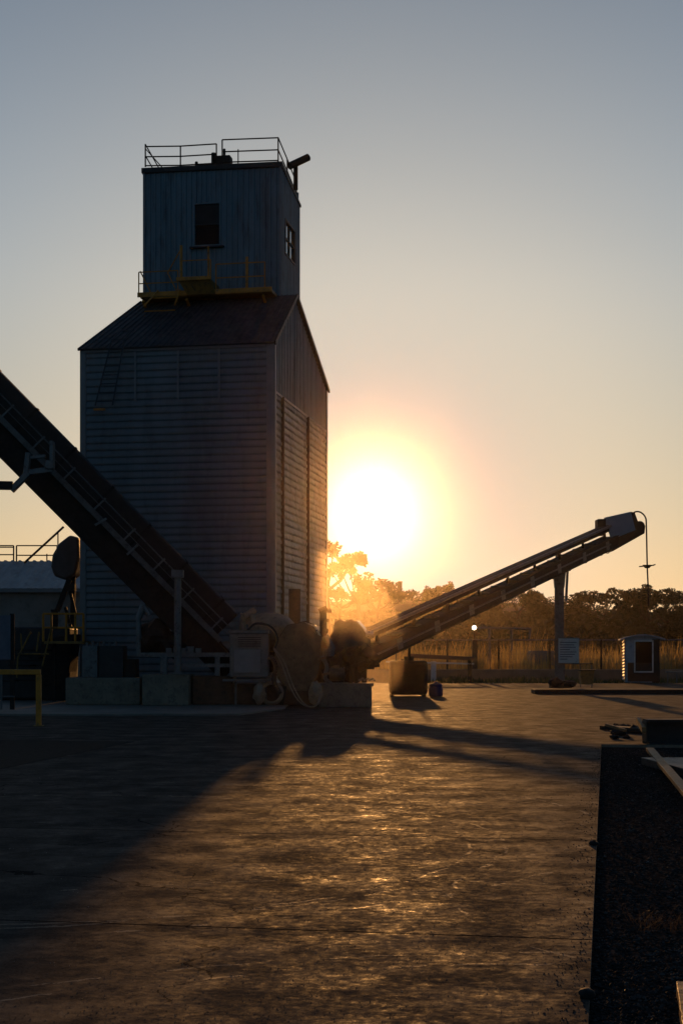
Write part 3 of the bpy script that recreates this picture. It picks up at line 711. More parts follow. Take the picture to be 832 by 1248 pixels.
for i in range(5): b.box(Vector((x0-.25-.28*i, Ys+.5, at(0, 783, Ys).z-.24-.24*i)), (.3, 1.0, .05))
b.build('tread', 'darksteel', st)
# dark machinery mass behind barrier
Yd = 47.5
dm = empty('compressor_unit', Vector((at(30, 0, Yd).x, Yd+.8, AZ)), 'black boxy compressor in deep shade behind the yellow barrier', 'machine')
b = MB(); b.box((at(35, 0, Yd).x, Yd+.9, 1.25), (2.6, 1.6, 2.35)); b.build('body', 'darktrim', dm, bevel=.08)
b = MB()
for i in range(7): b.box((at(38, 0, Yd).x, Yd+.09, .7+i*.16), (1.5, .04, .05))
b.build('grille', 'darksteel', dm)
b = MB(); b.tube((at(60, 0, Yd).x, Yd+.9, 2.4), (at(60, 0, Yd).x, Yd+.9, 3.0), .12, 12); b.build('exhaust', 'darksteel', dm)
b = MB(); b.hexa([Vector(q) for q in ((at(52, 0, Yd).x, Yd, AZ), (at(80, 0, Yd).x, Yd, AZ), (at(80, 0, Yd).x, Yd+1.4, AZ), (at(52, 0, Yd).x, Yd+1.4, AZ), (at(50, 0, Yd).x, Yd, 2.0), (at(90, 0, Yd).x, Yd, 2.2), (at(90, 0, Yd).x, Yd+1.4, 2.2), (at(50, 0, Yd).x, Yd+1.4, 2.0))])
b.build('hopper_body', 'darksteel', dm, bevel=.04)
# switch box at left edge
Yw = 40
bx = empty('switch_board', Vector((at(0, 0, Yw).x, Yw, AZ)), 'dark blue grey switch board on a post at the left edge', 'switchboard')
b = MB(); a, c = at(-22, 750, Yw), at(13, 804, Yw); b.hexa([(a.x, Yw, c.z), (c.x, Yw, c.z), (c.x, Yw+.35, c.z), (a.x, Yw+.35, c.z), (a.x, Yw, a.z), (c.x, Yw, a.z), (c.x, Yw+.35, a.z), (a.x, Yw+.35, a.z)])
b.build('door', mat('slate blue paint', (.1, .11, .15), .5), bx, bevel=.01)
b = MB(); b.bar((c.x+.03, Yw+.1, AZ), (c.x+.03, Yw+.1, a.z+.05), .06, .12); b.bar((a.x, Yw+.2, AZ), (a.x, Yw+.2, c.z), .06, .06); b.build('post', 'darksteel', bx)
b = MB(); b.tube(at(2, 822, Yw), at(2, 866, Yw), .03, 6); b.tube(at(-20, 849, Yw), at(18, 849, Yw), .025, 6); b.build('conduit', 'steel', bx)
# yellow barrier in front
Yy = gy(885)
br = empty('height_barrier', Vector((at(20, 0, Yy).x, Yy, 0)), 'chunky yellow goalpost barrier on the slab at far left', 'barrier')
zb = at(0, 819, Yy).z
b = MB(); b.bar((at(-90, 0, Yy).x, Yy, zb), (at(50, 0, Yy).x, Yy, zb), .11, .11); b.build('top_rail', 'yellow', br, bevel=.01)
for x in (47.5, -87): MB().bar((at(x, 0, Yy).x, Yy, 0), (at(x, 0, Yy).x, Yy, zb-.057), .11, .11).build('post', 'yellow', br, bevel=.01)
for x in (47.5, -87): MB().box((at(x, 0, Yy).x, Yy, .012), (.2, .2, .02)).build('base_plate', 'yellowdark', br)

# ------------------------------------------------------------------ machinery at the tower foot
Ym = gy(861)-.3    # ~43.3
cc = empty('control_cabinet', Vector((at(303, 0, Ym).x, Ym, AZ)), 'grey control cabinet with a square front panel on a thin stand', 'cabinet')
def cube_px(x0, x1, y0, y1, Y, d):
    a, c = at(x0, y0, Y), at(x1, y1, Y); b = MB()
    b.hexa([(a.x, Y, c.z), (c.x, Y, c.z), (c.x, Y+d, c.z), (a.x, Y+d, c.z), (a.x, Y, a.z), (c.x, Y, a.z), (c.x, Y+d, a.z), (a.x, Y+d, a.z)]); return b
body = cube_px(280, 327, 772, 825, Ym, .8).build('body', 'greypaint', cc, bevel=.02)
cube_px(285, 317, 792, 820, Ym-.04, .04).build('door', mat('dusty grey panel', (.26, .22, .2), .6, 0, .2, 3, .05), cc, bevel=.01)
cube_px(278, 329, 768, 772, Ym-.05, .95).build('hood', 'greypaint', cc, bevel=.01)
b = MB(); b.bar(at(272, 829, Ym), at(330, 829, Ym), .5, .06); b.build('shelf', 'steel', cc)
for x in (287, 324):
    MB().bar(Vector((at(x, 0, Ym).x, Ym+.1, AZ)), Vector((at(x, 0, Ym).x, Ym+.1, at(0, 828, Ym).z)), .05).build('leg', 'steel', cc)
b = MB()
for i in range(5): b.bar(at(290, 777+i*2.6, Ym-.02), at(318, 777+i*2.6, Ym-.02), .02, .02)
b.build('vent', 'darksteel', cc)
# dark base bed under everything
blk('machine_bed', 284, 392, 834, 861, 2.2, 'rust', 'low brown steel machine bed carrying the drums at the tower foot', 'machine bed', bevel=.02)
# round tan hopper
Yt = 44.6
hp = empty('feed_hopper', Vector((at(325, 0, Yt).x, Yt, AZ)), 'rounded tan feed hopper behind the grey control cabinet', 'hopper')
b = MB(); c = at(325, 772, Yt)
prof = [(.28, 1.0), (.62, .86), (.84, .5), (.86, .1), (.7, -.35), (.4, -.75), (.22, -1.0)]
n = 20
for r_, z_ in prof:
    for i in range(n): b.v.append(c+Vector((r_*math.cos(2*math.pi*i/n), r_*math.sin(2*math.pi*i/n), z_*.62)))
for j in range(len(prof)-1):
    for i in range(n): b.f.append((j*n+i, j*n+(i+1) % n, (j+1)*n+(i+1) % n, (j+1)*n+i))
b.f.append(tuple(range(n)))
b.build('body', 'tan', hp, smooth=True)
b = MB(); b.tube(at(307, 750, Yt-.6), at(322, 795, Yt-.9), .09, 10); b.build('feed_pipe', 'tan', hp)
b = MB(); b.tube(at(325, 786, Yt), Vector((at(325, 0, Yt).x, Yt, 1.0)), .3, 14); b.build('outlet_neck', 'darksteel', hp)
b = MB(); b.tube(at(325, 758, Yt), at(325, 753, Yt), .3, 14); b.build('lid', 'steel', hp)
# big faceted mixing drum
Yg = 43.6
dr = empty('mixing_drum', Vector((at(363, 0, Yg).x, Yg+.6, AZ)), 'large faceted brown mixing drum with a bright flat top at the tower foot', 'mixer drum')
pts = [at(x, y, Yg) for x, y in ((335, 800), (337, 782), (350, 763), (372, 758), (383, 763), (391, 776), (391, 800), (386, 826), (374, 842), (352, 842), (339, 826))]
c0_ = at(363, 802, Yg); b = MB(); b.prism(pts, (.0, 1.7, 0)); b.build('shell', 'drum', dr, bevel=.025)
b = MB()
for dy in (.25, 1.3): b.prism([Vector(((p.x-c0_.x)*1.04+c0_.x, p.y+dy, (p.z-c0_.z)*1.04+c0_.z)) for p in pts], (0, .09, 0))
b.build('band', 'rust', dr)
b = MB(); b.tube(at(363, 800, Yg-.12), at(363, 800, Yg+.05), .5, 20); b.tube(at(363, 800, Yg-.2), at(363, 800, Yg-.1), .2, 14)
for i in range(8):
    a = i*math.pi/4; b.tube(at(363, 800, Yg-.16)+Vector((.4*math.cos(a), 0, .4*math.sin(a))), at(363, 800, Yg-.1)+Vector((.4*math.cos(a), 0, .4*math.sin(a))), .04, 6)
b.build('end_hub', 'drum', dr)
b = MB(); b.hexa([at(347, 841, Yg+.1), at(381, 841, Yg+.1), at(381, 841, Yg+1.5), at(347, 841, Yg+1.5), at(349, 828, Yg+.1), at(378, 828, Yg+.1), at(378, 828, Yg+1.5), at(349, 828, Yg+1.5)])
b.bar(at(347, 836, Yg), at(343, 861, Yg-.0), .12); b.bar(at(381, 836, Yg), at(386, 861, Yg-.0), .12)
b.build('cradle', 'darksteel', dr)
b = MB(); b.prism([at(371, 758, Yg), at(384, 762, Yg), at(391, 775, Yg), at(386, 774, Yg)], (0, 1.6, .03)); b.build('lid', 'glint', dr, bevel=.01)
Yx = 46.5
sx = tag(MB().bar(Vector((at(359, 0, Yx).x, Yx, 0)), at(359, 718, Yx), .36, .36).build('exhaust_stack', 'rust', loc=Vector((at(359, 0, Yx).x, Yx, 0)), bevel=.02), 'plain square brown steel stack standing behind the faceted drum', 'stack')
# pale rag / sacks below the cabinet
b = MB(); b.lump(at(316, 851, Ym-.15), (.19, .25, .3), 4, .18, 3)
c = at(316, 851, Ym-.15); mz = min(v.z for v in b.v)
for v in b.v: v.z += AZ-mz
tag(b.build('sack', mat('pale woven sack', (.28, .21, .15), .8, 0, .2, 6, .4, 25), loc=(c.x, c.y, AZ), smooth=True), 'slumped pale sack on the ground below the control cabinet', 'sack')
b = MB(); cc_ = at(331, 848, Ym-.1)
for k in range(3):
    rr_ = .33-.03*k; pts = [cc_+Vector((rr_*math.cos(a*.2618), -.03*k+.04*math.sin(a*.2618*3+k), 0 if False else rr_*math.sin(a*.2618))) for a in range(25)]
    b.path(pts, .03, 6)
mz = min(v.z for v in b.v)
for v in b.v: v.z += AZ-mz
tag(b.build('hose_coil', 'hose', loc=(cc_.x, cc_.y, AZ)), 'upright coil of pale hose leaning by the foot of the faceted drum', 'hose')
# hoses
def curve(pts, n=8):
    out = []; P_ = [pts[0]]+pts+[pts[-1]]
    for i in range(1, len(P_)-2):
        for k in range(n):
            t = k/n; a, b_, c, d = P_[i-1], P_[i], P_[i+1], P_[i+2]
            out.append(.5*((2*b_)+(c-a)*t+(2*a-5*b_+4*c-d)*t*t+(3*b_-a-3*c+d)*t**3))
    out.append(pts[-1]); return out
for k, off in enumerate((0, 4)):
    pts = [at(333+off*.3, 790, 42.9), at(342+off, 806, 42.8), at(352+off, 833, 42.5), at(362+off, 852, 42.0), at(374+off*.5, 861, 41.2), at(386, 859, 41.6), at(390+off*.5, 846, 42.4)]
    for p in pts: p.z = max(p.z, AZ+.045)
    b = MB(); b.path(curve(pts), .02, 8)
    tag(b.build('hose', 'hose', loc=(pts[0].x, pts[0].y, AZ), smooth=True), ('pale hose looping down over the drum, the lower left of the pair', 'pale hose looping down over the drum, the upper right of the pair')[k], 'hose')
# pipework, motor and cable clutter between the drums
pw = empty('pipework', Vector((at(345, 0, 43).x, 43.0, AZ)), 'tangle of brown pipes, flanges and a motor in front of the drums', 'pipes')
b = MB(); b.path(curve([at(330, 800, 43.2), at(336, 812, 43.0), at(334, 830, 43.0), at(341, 845, 42.9)], 6), .07, 10); b.build('pipe', 'rust', pw, smooth=True)
b = MB(); b.path(curve([at(392, 800, 43.3), at(398, 812, 43.2), at(396, 826, 43.2), at(404, 834, 43.3)], 6), .06, 10); b.build('pipe', 'steel', pw, smooth=True)
for x, y in ((330, 801), (335, 822), (392, 801), (397, 820)): MB().tube(at(x, y, 43.15), at(x+.6, y+2.6, 43.15), .12, 12).build('flange', 'drum', pw)
b = MB(); b.tube(at(401, 822, 43.4), at(418, 822, 43.4), .19, 16); b.tube(at(418, 822, 43.4), at(420, 822, 43.4), .22, 16)
for i in range(7): b.tube(at(402.5+i*2.1, 822, 43.4), at(403.2+i*2.1, 822, 43.4), .215, 16)
b.box(at(410, 813, 43.4), (.18, .16, .12)); b.build('motor', 'drum', pw)
b = MB(); b.tube(at(427, 812, 43.5), at(427, 833, 43.5), .05, 8); b.tube(at(434, 806, 43.6), at(434, 833, 43.6), .05, 8); b.bar(at(423, 815, 43.5), at(446, 806, 43.6), .09, .09); b.build('stand', 'darksteel', pw)
b = MB(); b.path(curve([at(300, 770, 43.5), at(312, 760, 43.4), at(330, 764, 43.3), at(338, 778, 43.2), at(334, 792, 43.2)], 6), .035, 8); b.build('cable', 'black', pw)
b = MB(); b.tube(at(296, 768, 43.9), at(296, 752, 43.9), .09, 12); b.tube(at(296, 752, 43.9), at(310, 744, 44.2), .1, 12); b.tube(at(295, 752.5, 43.9), at(297, 751.5, 43.9), .14, 12); b.build('duct', 'tan', pw)
for k, (x, h) in enumerate(((287, 8), (291, 11), (301, 7))): MB().tube(at(x, 768, 43.6), at(x, 768-h, 43.6), .03, 8).build('vent_pipe', 'steel', pw)
# jagged post
Yj = 46
jp = empty('hydraulic_post', Vector((at(396, 0, Yj).x, Yj, 0)), 'dark upright hydraulic post with a toothed bracket beside the tower corner', 'post')
b = MB(); b.bar(Vector((at(394, 0, Yj).x, Yj, 0)), at(394, 744, Yj), .2, .22); b.build('column', 'rust', jp, bevel=.02)
b = MB(); b.tube(at(389, 746, Yj), at(399, 742, Yj), .11, 10); b.tube(at(397, 744, Yj), at(404, 745, Yj), .06, 8); b.bar(at(398, 756, Yj), at(401, 757, Yj), .2, .1); b.bar(at(397, 768, Yj), at(400, 770, Yj), .22, .12)
b.build('toothed_bracket', 'rust', jp)
b = MB(); b.tube(at(396, 775, Yj-.3), at(405, 792, Yj-.3), .12, 10); b.tube(at(399, 790, Yj-.35), at(399, 800, Yj-.35), .22, 12); b.build('ram', 'steel', jp)
# round hopper
Yr = 46.5
rh = empty('crusher_hopper', Vector((at(424, 0, Yr).x, Yr, 0)), 'lumpy rounded crusher hopper feeding the foot of the right conveyor', 'hopper')
pts = [at(x, y, Yr) for x, y in ((400, 778), (406, 768), (408, 757), (414, 754), (420, 757), (427, 754), (434, 757), (442, 766), (449, 778), (447, 792), (430, 802), (408, 800))]
b = MB(); b.prism(pts, (.1, 1.5, 0)); b.build('shell', 'drum', rh, bevel=.04)
b = MB(); b.prism([at(434, 756.5, Yr), at(442, 765, Yr), at(447, 774, Yr), at(443, 766, Yr), at(436, 757.5, Yr)], (.1, 1.4, .03)); b.tube(at(446, 772, Yr-.1), at(455, 774, Yr-.1), .12, 10); b.build('lid', 'glint', rh)
b = MB(); b.tube(at(424, 779, Yr-.1), at(424, 779, Yr+.05), .36, 18); b.build('end_plate', 'drum', rh)
b = MB()
for i, (x, y, r_) in enumerate(((392, 806, .32), (404, 812, .4), (418, 808, .42), (432, 806, .38), (445, 800, .34), (410, 824, .34), (395, 824, .3), (428, 824, .3))): b.lump(at(x, y, Yr-.6+.2*(i % 3)), (r_, .4, r_), i, .35)
b.bar(at(430, 800, Yr-1), at(430, 833, Yr-1), .18, .2); b.bar(at(438, 798, Yr-.6), at(455, 808, Yr-.6), .14, .14); b.box(at(446, 806, Yr-.3), (.5, .5, .5)); b.tube(at(440, 812, Yr-.4), at(462, 809, Yr-.4), .1, 10)
b.build('gearbox', 'darksteel', rh)
for x in (402, 444): MB().bar(Vector((at(x, 0, Yr).x, Yr+.8, 0)), at(x, 800, Yr+.8), .16, .16).build('leg', 'darksteel', rh)
b = MB()
for i in range(10): b.box(at(438+i*2.0, 829-(i % 3), 43.4+.05*(i % 4)), (.07, .1, .05))
# skip / trough
Yq = gy(862)
tr = blk('skip_trough', 388, 453, 833, 862, 1.5, 'concblock', 'low grey brown concrete trough in front of the crusher hopper', 'trough', z0=0)
o = b.build('bolts', 'steel', tr); o.name = 'bolt_strip'
zq = at(0, 833, Yq).z
MB().box((at(420.5, 0, Yq).x, Yq-.02, zq-.04), (at(455, 0, Yq).x-at(386, 0, Yq).x, .06, .09)).build('rim', 'concblock', tr)
# loose sack by trough
b = MB(); b.lump(at(384, 848, 42.6), (.2, .2, .34), 9, .2, 3); mz = min(v.z for v in b.v)
for v in b.v: v.z += AZ-mz
tag(b.build('coiled_bag', 'tan', loc=(at(384, 0, 42.6).x, 42.6, AZ), smooth=True), 'rounded tan bag leaning on the left end of the concrete trough', 'bag')
# black tank and rod, blue container
Yo = gy(849)
tk = empty('oil_tank', Vector((at(497, 0, Yo).x, Yo+.6, 0)), 'dark upright square oil tank with rounded corners under the right conveyor', 'tank')
b = cube_px(475, 521, 805, 847, Yo, 1.3); b.build('body', 'darksteel', tk, bevel=.12)
for x in (478, 517): MB().box((at(x, 0, Yo).x, Yo+.65, .04), (.12, 1.2, .08)).build('skid', 'darksteel', tk)
b = MB(); b.tube(at(498, 806, Yo+.3), at(498, 800, Yo+.3), .18, 12); b.tube(at(491, 806, Yo+.3), at(491, 803, Yo+.3), .08, 8); b.build('lid', 'darksteel', tk)
b = MB(); b.tube(at(498, 802, Yo+.3), at(499, 783, Yo+.3), .05, 8); b.tube(at(499, 783, Yo+.3), at(500.5, 777, Yo+.3), .035, 8); b.build('breather_rod', 'darksteel', tk)
jg = empty('plastic_drum', Vector((at(531, 0, Yo).x, Yo, 0)), 'small squat blue plastic drum beside the dark oil tank', 'drum')
b = MB(); c = Vector((at(531, 0, Yo).x, Yo+.1, 0))
prof = [(.2, 0), (.25, .04), (.26, .28), (.22, .34), (.22, .36), (.25, .4), (.2, .46), (.08, .5)]
for r_, z_ in prof:
    for i in range(18): b.v.append(c+Vector((r_*math.cos(i*math.pi/9), r_*math.sin(i*math.pi/9), z_)))
for j in range(len(prof)-1):
    for i in range(18): b.f.append((j*18+i, j*18+(i+1) % 18, (j+1)*18+(i+1) % 18, (j+1)*18+i))
b.f += [tuple(range(18)), tuple(range(18*7, 18*8))]
b.build('body', 'blue', jg, smooth=True)
b = MB(); b.tube(c+Vector((0, 0, .5)), c+Vector((0, 0, .55)), .07, 12); b.build('cap', 'blue', jg)

# ------------------------------------------------------------------ right conveyor
rt, rhd = at(436, 787, 47.5), at(742, 649, 66)
ra = (rhd-rt).normalized(); rw = Vector((0, 0, 1)).cross(ra).normalized(); 
if rw.y < 0: rw = -rw
rn = ra.cross(rw); rn = rn if rn.z > 0 else -rn
LR = (rhd-rt).length
rc = empty('belt_conveyor', Vector((rt.x, rt.y, 0)), 'long twin beam conveyor rising to a pale blue head box on the right', 'conveyor')
def Q(a, w_, n_): return rt+ra*a+rw*w_+rn*n_
def qbox(b, a0, a1, w0, w1, n0, n1):
    return b.hexa([Q(a0, w0, n0), Q(a1, w0, n0), Q(a1, w1, n0), Q(a0, w1, n0), Q(a0, w0, n1), Q(a1, w0, n1), Q(a1, w1, n1), Q(a0, w1, n1)])
b = MB(); qbox(b, 0, LR-.2, -.2, .2, .1, .4)
up = b.build('upper_beam', 'darksteel', rc, bevel=.05)
b = MB(); b.tube(Q(0, -.24, .34), Q(LR-.2, -.24, .34), .06, 10); b.build('upper_tube', 'steel', rc)
b = MB(); qbox(b, -.3, LR, -.52, -.46, -.55, -.1); qbox(b, -.3, LR, -.58, -.4, -.59, -.55); qbox(b, -.3, LR, -.56, -.42, -.14, -.09)
b.build('lower_beam', 'darksteel', rc)
b = MB(); qbox(b, -.3, LR, .18, .24, -.56, -.12); b.build('lower_beam', 'darksteel', rc)
b = MB(); qbox(b, -.3, LR-.2, -.44, .17, -.18, -.15); b.build('belt', 'black', rc)
b = MB(); b.tube(Q(0, -.6, -.32), Q(LR-1.5, -.6, -.3), .035, 8); b.build('conduit', 'steel', rc)
for i in range(9):
    a = .9+i*(LR-2)/8
    qbox(MB(), a, a+.07, -.24, -.14, -.12, .14).build('belt_bracket', 'darksteel', rc)
b = MB()
for i in range(12):
    a = .3+i*(LR-1)/12
    b.bar(Q(a, 0, -.6), Q(a+(LR-1)/12, 0, -.6), .04); b.bar(Q(a, -.55, -.6), Q(a+(LR-1)/12, .17, -.6), .05); b.bar(Q(a, .17, -.6), Q(a, -.55, -.6), .06)
b.build('bracing', 'darksteel', rc)
for i in range(8):
    a = 1.6+i*2.7
    qbox(MB(), a, a+.34, -.545, -.525, -.52, -.16).build('splice_plate', 'steel', rc)
for i in range(15):
    a = .8+i*(LR-2)/15
    MB().tube(Q(a, -.42, -.1), Q(a, .16, -.1), .05, 8).build('idler_roller', 'steel', rc)
# head box
b = MB(); Yd0 = rhd.y
def hz_(x, y, d): return at(x, y, Yd0-.55+d)
q4 = [(735, 632), (768, 623.5), (777, 648), (744, 659)]
b.hexa([hz_(744, 658, 0), hz_(774, 646, 0), hz_(774, 646, 1.2), hz_(744, 658, 1.2), hz_(735, 631, 0), hz_(768, 623.5, 0), hz_(768, 623.5, 1.2), hz_(735, 631, 1.2)])
b.build('head_box', 'paleblue', rc, bevel=.03)
b = MB(); b.prism([hz_(744, 658, .05), hz_(774, 646, .05), hz_(786, 640, .05), hz_(785, 650, .05), hz_(746, 672, .05)], (0, 1.1, 0)); b.build('head_chute', 'darksteel', rc, bevel=.03)
b = MB(); b.prism([hz_(768, 623.5, .1), hz_(773, 625, .1), hz_(777, 636, .1), hz_(774, 646, .1)], (0, 1.0, 0)); b.build('head_cowl', 'darksteel', rc)
b = MB(); b.tube(hz_(779, 641, -.05), hz_(779, 641, 1.25), .22, 16); b.build('head_pulley', 'darksteel', rc)
b = MB(); b.box(hz_(731, 643, .3), (.35, .8, .7)); b.box(hz_(735, 662, .3), (.3, .6, .4)); b.path(curve([hz_(733, 668, .1), hz_(736, 673, .1), hz_(741, 674, .1), hz_(742, 669, .1)], 5), .03, 6); b.build('drive_motor', 'darksteel', rc, bevel=.02)
b = MB(); b.path(curve([hz_(770, 626, .3), hz_(775, 623.5, .3), hz_(781, 625, .3), hz_(786, 631, .3), hz_(787, 642, .3), hz_(788, 688, .3), hz_(789, 712, .3), hz_(790, 738, .3)], 8), .035, 8); b.build('hanging_cable', 'black', rc)
b = MB(); c = hz_(788, 690.5, .3); b.tube(c-Vector((0, 0, .07)), c+Vector((0, 0, .07)), .1, 12, .22); b.bar(c+Vector((-.35, 0, .0)), c+Vector((.3, 0, .06)), .1, .05); b.bar(c+Vector((.05, 0, .0)), c+Vector((.36, 0, .09)), .1, .05)
b.build('cable_weight', 'darksteel', rc)
# post
Yp = 63.6
xp = at(681, 0, Yp).x
b = MB(); zt_ = at(0, 688, Yp).z; W_ = .36
b.box((xp, Yp-.15, zt_/2), (W_, .03, zt_)); b.box((xp, Yp+.15, zt_/2), (W_, .03, zt_)); b.box((xp, Yp, zt_/2), (.03, .27, zt_))
b.prism([(xp-.2, Yp-.17, zt_-1.0), (xp+.2, Yp-.17, zt_-1.0), (xp+.3, Yp-.17, zt_+.1), (xp-.3, Yp-.17, zt_+.1)], (0, .34, 0))
b.bar((xp+.26, Yp-.2, zt_-1.6), (xp+.34, Yp-.2, zt_+.05), .09, .1)
b.build('support_leg', 'steel', rc)
b = MB(); b.bar(at(672, 682, Yp-.35), at(680, 700, Yp-.35), .16, .1); b.bar(at(678, 668, Yp-.4), at(678, 690, Yp-.4), .22, .1); b.box(at(671, 702, Yp), (.14, .2, .2)); b.box(at(687, 690, Yp), (.5, .6, .12)); b.build('support_bracket', 'steel', rc)
b = MB(); b.box((xp+.05, Yp, .22), (.9, .6, .3)); b.lump((xp-.2, Yp-.2, .3), (.3, .3, .22), 3, .2); b.lump((xp+.4, Yp-.15, .25), (.35, .3, .16), 5, .2); b.build('post_foot', 'darksteel', rc)
# sign
sg = empty('notice_board', at(692, 808, Yp-.35), 'pale notice board with lines of print fixed to the right conveyor post', 'notice board')
cube_px(680, 705, 778, 808, Yp-.35, .03).build('panel', 'white', sg)
b = MB()
for i in range(8):
    wdt = (20, 17, 19, 12, 20, 18, 15, 9)[i]; b.box(at(692-(20-wdt)/2, 783+i*2.9, Yp-.353), (wdt/FPX*Yp, .004, .035))
b.build('print_lines', mat('faded print', (.12, .12, .13), .7), sg)
b = MB(); b.bar(at(680, 777.5, Yp-.34), at(705.5, 777.5, Yp-.34), .05, .04); b.bar(at(680, 808.5, Yp-.34), at(705.5, 808.5, Yp-.34), .05, .04); b.build('frame', 'steel', sg)
# dark kerb under post
Yk2 = gy(846)
b = MB(); b.box((at(652, 0, Yk2).x+9, Yk2+.7, .09), (18, 1.2, .18))
tag(b.build('sleeper_kerb', 'darksteel', loc=(at(750, 0, Yk2).x, Yk2, 0), bevel=.03), 'long dark timber kerb at the foot of the right conveyor post', 'kerb')
# small work table and bin behind the post
Yn = 66.5
tb = empty('work_table', Vector((at(700, 0, Yn).x, Yn, 0)), 'spindly steel frame table just right of the conveyor post', 'table')
b = MB(); b.box(at(702, 809, Yn)+Vector((0, .4, 0)), (1.5, .8, .05)); b.build('tabletop', 'darksteel', tb)
for x in (684, 690, 710, 721):
    MB().bar(Vector((at(x, 0, Yn).x, Yn+(.1 if x in (684, 721) else .7), 0)), Vector((at(x, 0, Yn).x, Yn+(.1 if x in (684, 721) else .7), at(0, 809, Yn).z)), .05).build('leg', 'steel', tb)
Yn = 65.2
bi = empty('waste_bin', Vector((at(715, 0, Yn).x, Yn+.3, 0)), 'squat ochre waste bin with a dark rim on the timber kerb', 'bin')
b = MB(); b.prism([(at(708, 0, Yn).x, Yn, .18), (at(722, 0, Yn).x, Yn, .18), (at(724, 0, Yn).x, Yn, .78), (at(707, 0, Yn).x, Yn, .78)], (0, .6, 0)); b.build('body', 'yellowdark', bi, bevel=.02)
b = MB(); b.box((at(715.5, 0, Yn).x, Yn+.3, .8), (.66, .66, .05)); b.build('rim', 'darksteel', bi)
M['boothpaint'] = mat('pale booth paint', (.34, .38, .43), .5, 0, .15, 2, .05, dirt=(.22, .23, .24))
# guard booth
Yv = gy(832)+.5
gb = empty('guard_booth', Vector((at(786, 0, Yv).x, Yv+1, 0)), 'small pale guard booth with a curved roof and one big window', 'booth')
def bp(x, y, d=0): return at(x, y, Yv+d)
zf = 0.0
x0, x1, z1 = bp(765, 0).x, bp(806, 0).x, bp(0, 779).z
xm = bp(793, 0).x
# walls as frame around window opening (front)
wx0, wx1, wz0, wz1 = bp(777, 0).x, bp(797, 0).x, bp(0, 818).z, bp(0, 782).z
b = MB()
b.box(((x0+wx0)/2, Yv+.03, z1/2), (wx0-x0, .06, z1)); b.box(((wx0+wx1)/2, Yv+.03, wz0/2+.0), (wx1-wx0, .06, wz0)); b.box(((wx0+wx1)/2, Yv+.03, (wz1+z1)/2), (wx1-wx0, .06, z1-wz1))
b.build('front_wall', 'boothpaint', gb)
b = MB(); b.box(((wx1+x1)/2, Yv+.03, z1/2), (x1-wx1, .06, z1)); b.build('corner_panel', 'darksteel', gb)
b = MB(); b.box((x1-.03, Yv+.95, z1/2), (.06, 1.78, z1)); b.box(((x0+x1)/2, Yv+1.87, z1/2), (x1-x0, .06, z1)); b.build('rear_wall', 'boothpaint', gb)
b = MB(); lap(b, (x0, Yv+1.85, 0), (x0, Yv+.0, 0), .1, z1-.05, (-1, 0, 0), .17, .09, 0, 3, 2); b.box((x0+.03, Yv+.95, z1/2), (.05, 1.78, z1)); b.build('louvred_wall', 'white', gb)
b = MB(); b.box(((wx0+wx1)/2, Yv-.02, .55), (wx1-wx0+.8, .03, 1.0)); b.build('lower_panel', 'darksteel', gb)
wn = MB(); wframe(wn, lambda a, d, z: Vector((a, Yv+d, z)), wx0, wx1, wz0, wz1, .07, 0, -.05, .05)
wo = wn.build('window', 'white', gb)
b = MB(); b.box(((wx0+wx1)/2, Yv+.02, (wz0+wz1)/2), (wx1-wx0, .01, wz1-wz0)); b.build('pane', 'glass', wo)
b = MB(); n = 14; xa, xb = x0-.28, x1+.28; A = []
for i in range(n+1):
    f = i/n; A.append((xa+(xb-xa)*f, Yv-.25, z1+.02+.24*math.sin(math.pi*f)))
A2 = [(p[0], p[1], p[2]-.07) for p in A][::-1]
b.prism(A+A2, (0, 2.3, 0)); b.prism([(x0, Yv+.0, z1-.02)]+[(p[0], Yv, p[2]-.03) for p in A[2:-2]]+[(x1, Yv, z1-.02)], (0, 1.85, 0))
b.build('roof', 'boothpaint', gb)
gb.rotation_euler.z = R(-8)
# bench right of booth
Yz = 76
bn_ = empty('bench', Vector((at(822, 0, Yz).x, Yz, 0)), 'plain slatted bench right of the guard booth', 'bench')
b = MB(); b.bar(at(811, 819, Yz), at(840, 819, Yz), .4, .06); b.build('seat', 'steel', bn_)
for x in (813, 824, 836): MB().bar(Vector((at(x, 0, Yz).x, Yz, 0)), at(x, 820, Yz), .06).build('leg', 'steel', bn_)

# ------------------------------------------------------------------ back boundary: low wall, fence, grass, posts, objects
Yf = 88
wl = MB(); wl.box((22, 83, .28), (60, .35, .72)); tag(wl.build('retaining_wall', 'farwall', loc=(22, 83, 0), bevel=.03), 'long low rendered wall along the far side of the yard', 'wall')
# second stub of wall in front at centre
fn = empty('perimeter_fence', (15, Yf, 0), 'long wire fence with a top rail across the back of the yard', 'fence')
zfence = at(0, 780, Yf).z
b = MB(); b.tube((-14, Yf, zfence), (48, Yf, zfence), .045, 8); b.build('top_rail', 'steel', fn)
k = 0
for x in [-12+3.05*i for i in range(20)]:
    MB().tube((x, Yf, -.1), (x, Yf, zfence+.03), .055, 8).build('post', 'darksteel', fn)
b = MB(); x = -14
while x < 48:
    b.bar((x, Yf+.06, .2), (x, Yf+.06, zfence), .012); x += .22
z = .3
while z < zfence: b.bar((-14, Yf+.06, z), (48, Yf+.06, z), .01); z += .3
b.build('wire_mesh', 'steel', fn)
gp = MB(); gp.bar((at(578, 0, 87).x, 87, 0), at(578, 780, 87), .3, .3); tag(gp.build('gate_post', 'rust', loc=(at(578, 0, 87).x, 87, 0), bevel=.02), 'stout brown gate post right of the barrier arm', 'post')
ba = empty('barrier_arm', (at(540, 0, 80).x, 80, 0), 'red brown barrier arm above a white kerb line behind the oil tank', 'barrier')
